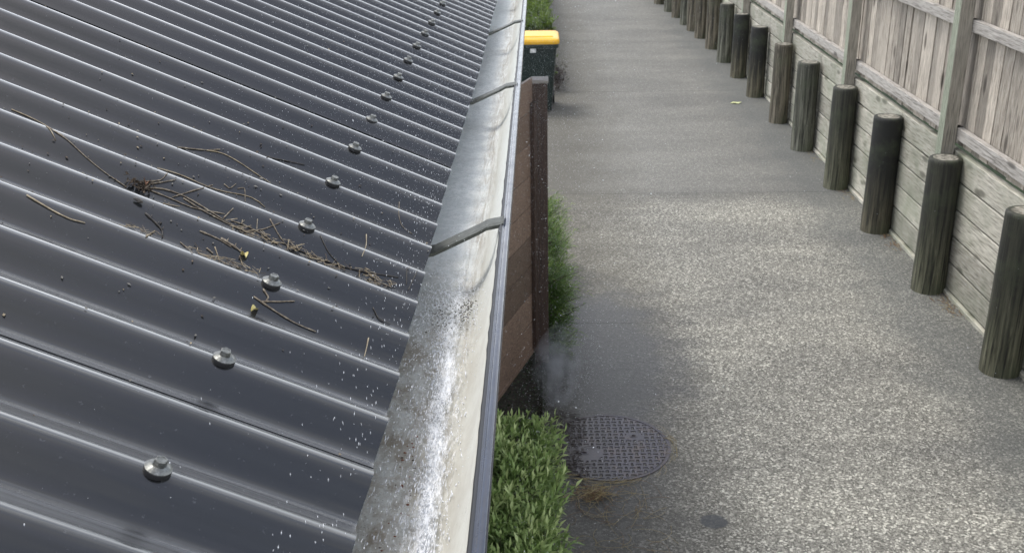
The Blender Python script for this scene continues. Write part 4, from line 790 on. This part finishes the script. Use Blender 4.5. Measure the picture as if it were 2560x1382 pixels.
def np_mesh(name, V, F, tone, mat, parent, origin=(0,0,0)):
    me = bpy.data.meshes.new(name); V = V-np.array(origin); me.vertices.add(len(V)); me.vertices.foreach_set('co', V.ravel())
    me.loops.add(F.size); me.loops.foreach_set('vertex_index', F.ravel().astype(np.int32)); me.polygons.add(len(F))
    me.polygons.foreach_set('loop_start', np.arange(0, F.size, 3)); me.polygons.foreach_set('loop_total', np.full(len(F), 3)); me.update(calc_edges=True)
    at = me.color_attributes.new('tone', 'FLOAT_COLOR', 'CORNER'); a = np.repeat(tone, 3).astype(np.float32); at.data.foreach_set('color', np.stack([a,a,a,np.ones_like(a)], 1).ravel())
    me.materials.append(mat); o = bpy.data.objects.new(name, me); col.objects.link(o); o.location = origin
    if parent is not None: o.parent = parent; o.location = Vector(origin)-wloc(parent)
    return o
bark = Mt('shrub_stem', .8, (.06,.045,.03))
def shrub(name, cat, label, box, sprigs, per, L_, W_, mat, hfun, lean=(0,0,0), stemr=.0022, upb=1.0, droop=.15, splen=.13, core=.75):
    x0, x1, y0, y1, h = box; root = empty(name, ((x0+x1)/2, (y0+y1)/2, 0), label, cat)
    P, D, Ls, Ws, T = [], [], [], [], []; stems = MB()
    for q in range(sprigs):
        x, y = rng.uniform(x0, x1), rng.uniform(y0, y1); top = hfun(x, y)
        # sprigs sit near the outer surface: top, or sides at random height
        u = rng.random(); ex = (x-(x0+x1)/2)/((x1-x0)/2); 
        z = top-abs(rng.normal(0, .05)) if u < core else rng.uniform(.05, top)
        if u >= core: x = (x1+rng.normal(-.02, .02)) if rng.random() < .7 else x; 
        if u >= core and rng.random() < .3: y = y0+abs(rng.normal(0, .03))
        side = (x-(x0+x1)/2)/((x1-x0)/2)
        d = np.array([rng.normal(.35*side, .35)+lean[0], rng.normal(0, .35)+lean[1], upb+lean[2]+(0 if u < core else -.3)]); d /= np.linalg.norm(d)
        sl_ = splen*rng.uniform(.6, 1.3); b0 = np.array([x, y, z-sl_*.7]); bend = rng.normal(0, .12, 3)
        pts = [b0+d*sl_*t+bend*sl_*t*t for t in (0, .35, .7, 1)]
        if q % 3 == 0: stems.tube([tuple(p_) for p_ in pts], [stemr, stemr*.8, stemr*.6, stemr*.35], 4, cap=False)
        clump = .5+.38*mnoise.noise(Vector((x*6, y*6, z*6)))
        for k in range(per):
            t = (k+rng.random())/per; i = min(int(t*3), 2); f = t*3-i; p_ = pts[i]*(1-f)+pts[i+1]*f
            a = k*2.4+rng.uniform(0, .6); e = np.cross(d, [0,.3,1]); e /= np.linalg.norm(e)+1e-9; g = np.cross(e, d)
            dd = (e*math.cos(a)+g*math.sin(a))*rng.uniform(.55, 1.0)*(1.15-.6*t)+d*(.55+.5*t)
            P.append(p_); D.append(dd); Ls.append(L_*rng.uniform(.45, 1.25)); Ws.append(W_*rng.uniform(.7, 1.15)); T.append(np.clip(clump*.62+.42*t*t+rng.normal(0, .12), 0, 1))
    V, F, tn = leaves(np.array(P), np.array(D), np.array(Ls), np.array(Ws), np.array(T), droop)
    np_mesh('foliage', V, F, tn, mat, root, (wloc(root).x, wloc(root).y, 0))
    for q in range(max(4, sprigs//60)):
        x, y = rng.uniform(x0+.05, x1-.05), rng.uniform(y0+.05, y1-.05); t = hfun(x, y); stems.tube([(x, y, 0), (x+rng.normal(0,.02), y+rng.normal(0,.02), t*.5), (x+rng.normal(0,.05), y+rng.normal(0,.05), t*.85)], [.008, .006, .003], 5)
    stems.build('stems', bark.m, root, tone=False)['kind'] = 'stuff'; return root
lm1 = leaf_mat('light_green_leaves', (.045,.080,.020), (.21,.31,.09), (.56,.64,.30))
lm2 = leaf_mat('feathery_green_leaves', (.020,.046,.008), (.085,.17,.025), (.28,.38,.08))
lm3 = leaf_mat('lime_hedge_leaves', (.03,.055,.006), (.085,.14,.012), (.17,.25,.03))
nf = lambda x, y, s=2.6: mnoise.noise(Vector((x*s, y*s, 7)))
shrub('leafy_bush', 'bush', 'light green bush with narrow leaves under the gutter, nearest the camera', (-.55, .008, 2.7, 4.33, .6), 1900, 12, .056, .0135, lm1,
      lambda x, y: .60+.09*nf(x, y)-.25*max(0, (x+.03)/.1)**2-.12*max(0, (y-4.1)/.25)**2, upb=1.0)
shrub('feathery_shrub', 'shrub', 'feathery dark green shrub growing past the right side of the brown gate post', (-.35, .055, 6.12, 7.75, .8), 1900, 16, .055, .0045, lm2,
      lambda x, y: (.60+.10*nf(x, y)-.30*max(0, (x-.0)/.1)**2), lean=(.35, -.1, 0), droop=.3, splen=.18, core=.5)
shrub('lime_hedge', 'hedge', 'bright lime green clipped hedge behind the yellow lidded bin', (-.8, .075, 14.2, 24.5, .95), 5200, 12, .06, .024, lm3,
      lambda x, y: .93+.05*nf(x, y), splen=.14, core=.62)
# low creeping ground cover in the bed under the gate
P = []; n = 5200; xy = np.stack([rng.uniform(-.75, .03, n), rng.uniform(4.3, 6.2, n)], 1); P = np.c_[xy, rng.uniform(.0, .07, n)]
D = np.c_[rng.normal(0, .8, n), rng.normal(0, .8, n), rng.uniform(.2, .9, n)]
V, F, tn = leaves(P, D, rng.uniform(.012, .03, n), rng.uniform(.006, .012, n), rng.uniform(0, .45, n))
setp(np_mesh('ground_cover', V, F, tn, leaf_mat('dark_creeper_leaves', (.010,.020,.006), (.035,.055,.015), (.08,.11,.03)), None), 'dark creeping ground cover in the bed below the open gate', 'ground cover', kind='stuff')
# low scatter of dark brown leaves makes the dark patch behind the bin
root = empty('brown_leaf_patch', (.27, 15.2, 0), 'low dark patch of brown leaves on the driveway edge behind the bin', 'shrub')
brm = leaf_mat('dry_brown_leaves', (.020,.014,.012), (.05,.036,.03), (.10,.075,.06))
n = 700; c0 = rng.normal(0, 1, (n, 3))*np.array([.07, .4, .03]); P = c0+np.array([.20, 14.6, .10]); P[:, 2] = np.abs(P[:, 2])
D = np.c_[rng.normal(.4, .6, n), rng.normal(0, .6, n), rng.uniform(0, .8, n)]; V, F, tn = leaves(P, D, rng.uniform(.04, .10, n), rng.uniform(.008, .02, n), rng.uniform(0, 1, n))
np_mesh('foliage', V, F, tn, brm, root)

# ================================================================== MANHOLE COVER
mh = empty('manhole_cover', (.375, 4.965, 0), 'round purplish cast iron manhole cover with a basket weave tread, wet', 'manhole cover')
MX, MY, MR = .357, 4.965, .325
im = Mt('wet_cast_iron', .38, metal=.25); t = im.tone()
c = im.mix(im.ramp(im.noise(4, 4, .6), [(.35, 0), (.7, 1)]), (.032,.028,.040), (.056,.048,.067)); c = im.mix(im.ramp(im.noise(9, 5, .7), [(.5, 0), (.66, .7)]), c, (.09,.06,.045))
grime = im.ramp(im.math('ADD', im.math('ADD', im.xyz()[0], .1), im.math('MULTIPLY', im.noise(7, 5, .7), .4)), [(.05, .92), (.36, .1)])
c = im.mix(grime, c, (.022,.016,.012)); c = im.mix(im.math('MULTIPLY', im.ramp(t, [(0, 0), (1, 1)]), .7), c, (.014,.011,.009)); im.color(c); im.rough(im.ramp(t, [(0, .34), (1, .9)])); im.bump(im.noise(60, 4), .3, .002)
b = MB(); n = 150; g = 2*MR/n; CELL = .034; idx = {}; vs = []; fs = []; cs = []
def tread(u, v):
    for (kx, ky, kr) in ((-.13, -.075, .075), (.155, .10, .038)):
        if (u-kx)**2/1.9+(v-ky)**2 < kr**2: return 2
    i, j = math.floor(u/CELL), math.floor(v/CELL); fu, fv = u/CELL-i-.5, v/CELL-j-.5
    if (i+j) % 2: fu, fv = fv, fu
    return 1 if (abs(fu) < .38 and abs(fv) < .17) else 0
for j in range(n+1):
    for i in range(n+1):
        u, v = -MR+i*g, -MR+j*g; r = math.hypot(u, v)
        if r > MR: u, v = u*MR/r, v*MR/r
        k = tread(u, v); z = .003-(.0035 if k == 1 else 0); vs.append((u, v, z))
for j in range(n):
    for i in range(n):
        u, v = -MR+(i+.5)*g, -MR+(j+.5)*g
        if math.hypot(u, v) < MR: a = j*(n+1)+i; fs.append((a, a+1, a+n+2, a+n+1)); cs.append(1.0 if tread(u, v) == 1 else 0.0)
b.add(vs, fs); b.c = cs; b.v = [(v[0]+MX, v[1]+MY, v[2]) for v in b.v]; b.build('cover_plate', im.m, mh, origin=(MX, MY, 0))
def ring(b, r0, r1, z, c, N=72):
    vs = [(MX+r*math.cos(2*math.pi*j/N), MY+r*math.sin(2*math.pi*j/N), zz) for r, zz in ((r0, z-.006), (r0, z), (r1, z), (r1, z-.006)) for j in range(N)]
    b.add(vs, [(k*N+j, k*N+(j+1) % N, (k+1)*N+(j+1) % N, (k+1)*N+j) for k in range(3) for j in range(N)], c)
b = MB(); ring(b, .328, .345, .0035, .1); b.build('frame_ring', im.m, mh, origin=(MX, MY, 0))
for (kx, ky) in ((-.13, -.07), (.15, .105)):
    b = MB(); N = 20; vs = [(MX+kx+a*math.cos(2*math.pi*j/N), MY+ky+a*.8*math.sin(2*math.pi*j/N), .0045) for a in (.022, .013) for j in range(N)]
    b.add(vs, [(j, (j+1) % N, N+(j+1) % N, N+j) for j in range(N)], 0.1)
    b.add([(MX+kx+.013*math.cos(2*math.pi*j/N), MY+ky+.0104*math.sin(2*math.pi*j/N), .0042) for j in range(N)], [tuple(range(N))], 1.0); b.build('lifting_hole', im.m, mh)
# dead grass washed up around the cover
b = MB(); rs = random.Random(77)
def strand(x, y, L_, a, bow, rad, mi, c=.5, z=.004):
    P = [(x+L_*t*math.cos(a+bow*t), y+L_*t*math.sin(a+bow*t), z+.004*math.sin(3*t)) for t in (0, .2, .4, .6, .8, 1)]; b.tube(P, rad, 4, mi=mi, cap=False)
for q in range(150): strand(.25+rs.gauss(0, .05), 4.50+rs.gauss(0, .035), rs.uniform(.03, .10), rs.uniform(0, 6.28), rs.uniform(-1, 1), .0011, 0 if rs.random() < .5 else 1, z=.004+rs.random()*.02)
for q in range(75): strand(rs.uniform(.10, .55), rs.uniform(3.9, 4.6), rs.uniform(.05, .24), rs.uniform(0, 6.28), rs.uniform(-2, 2), .0008, 0 if rs.random() < .6 else 1)
for q in range(60):
    a = rs.uniform(-2.6, .4); r_ = .36+abs(rs.gauss(0, .02)); strand(MX+r_*math.cos(a), MY+r_*math.sin(a), rs.uniform(.04, .14), a+1.57, rs.uniform(.2, .8), .0008, 0)
for q in range(220): strand(rs.uniform(.03, .22), rs.uniform(4.6, 5.35), rs.uniform(.02, .09), rs.uniform(0, 6.28), rs.uniform(-1, 1), .0014, 2, z=.006)
for q in range(140): # brown litter in the corner of wall and driveway
    y = rs.choice([9.2, 8.0, 6.7, 7.9, 6.6, 10.5])+rs.uniform(0, .5); strand(2.93-abs(rs.gauss(0, .06)), y, rs.uniform(.03, .10), rs.uniform(1.1, 2.0), rs.uniform(-.6, .6), .0014, rs.choice([0, 1, 1]))
mg = Mt('dead_grass', .8, (.30,.24,.12)); mg2 = Mt('brown_dead_grass', .8, (.17,.10,.05)); mg3 = Mt('wet_dark_litter', .5, (.03,.02,.015))
setp(b.build('dead_grass', [mg.m, mg2.m, mg3.m], None, tone=False), 'strands of dead grass and litter washed around the manhole cover and wall foot', 'dead grass', kind='stuff')
# single fallen leaf on the driveway
b = MB(); vs = []
O = Vector((2.50, 13.22, .004)); out_l = [(-.07,0,.0),(-.03,.035,.012),(.03,.04,.006),(.075,.005,.014),(.03,-.035,.004),(-.03,-.03,.012)]
b.add([O+Vector(v) for v in out_l]+[O+Vector((0,0,.002))]+[O+Vector(v)-Vector((0,0,.0015)) for v in out_l], [(i, (i+1) % 6, 6) for i in range(6)]+[(7+i, 7+(i+1) % 6, (i+1) % 6, i) for i in range(6)])
lf = Mt('pale_fallen_leaf', .6, (.55,.58,.30)); setp(b.build('fallen_leaf', lf.m, None, origin=O, tone=False), 'single pale yellow leaf lying on the far driveway near the posts', 'leaf')
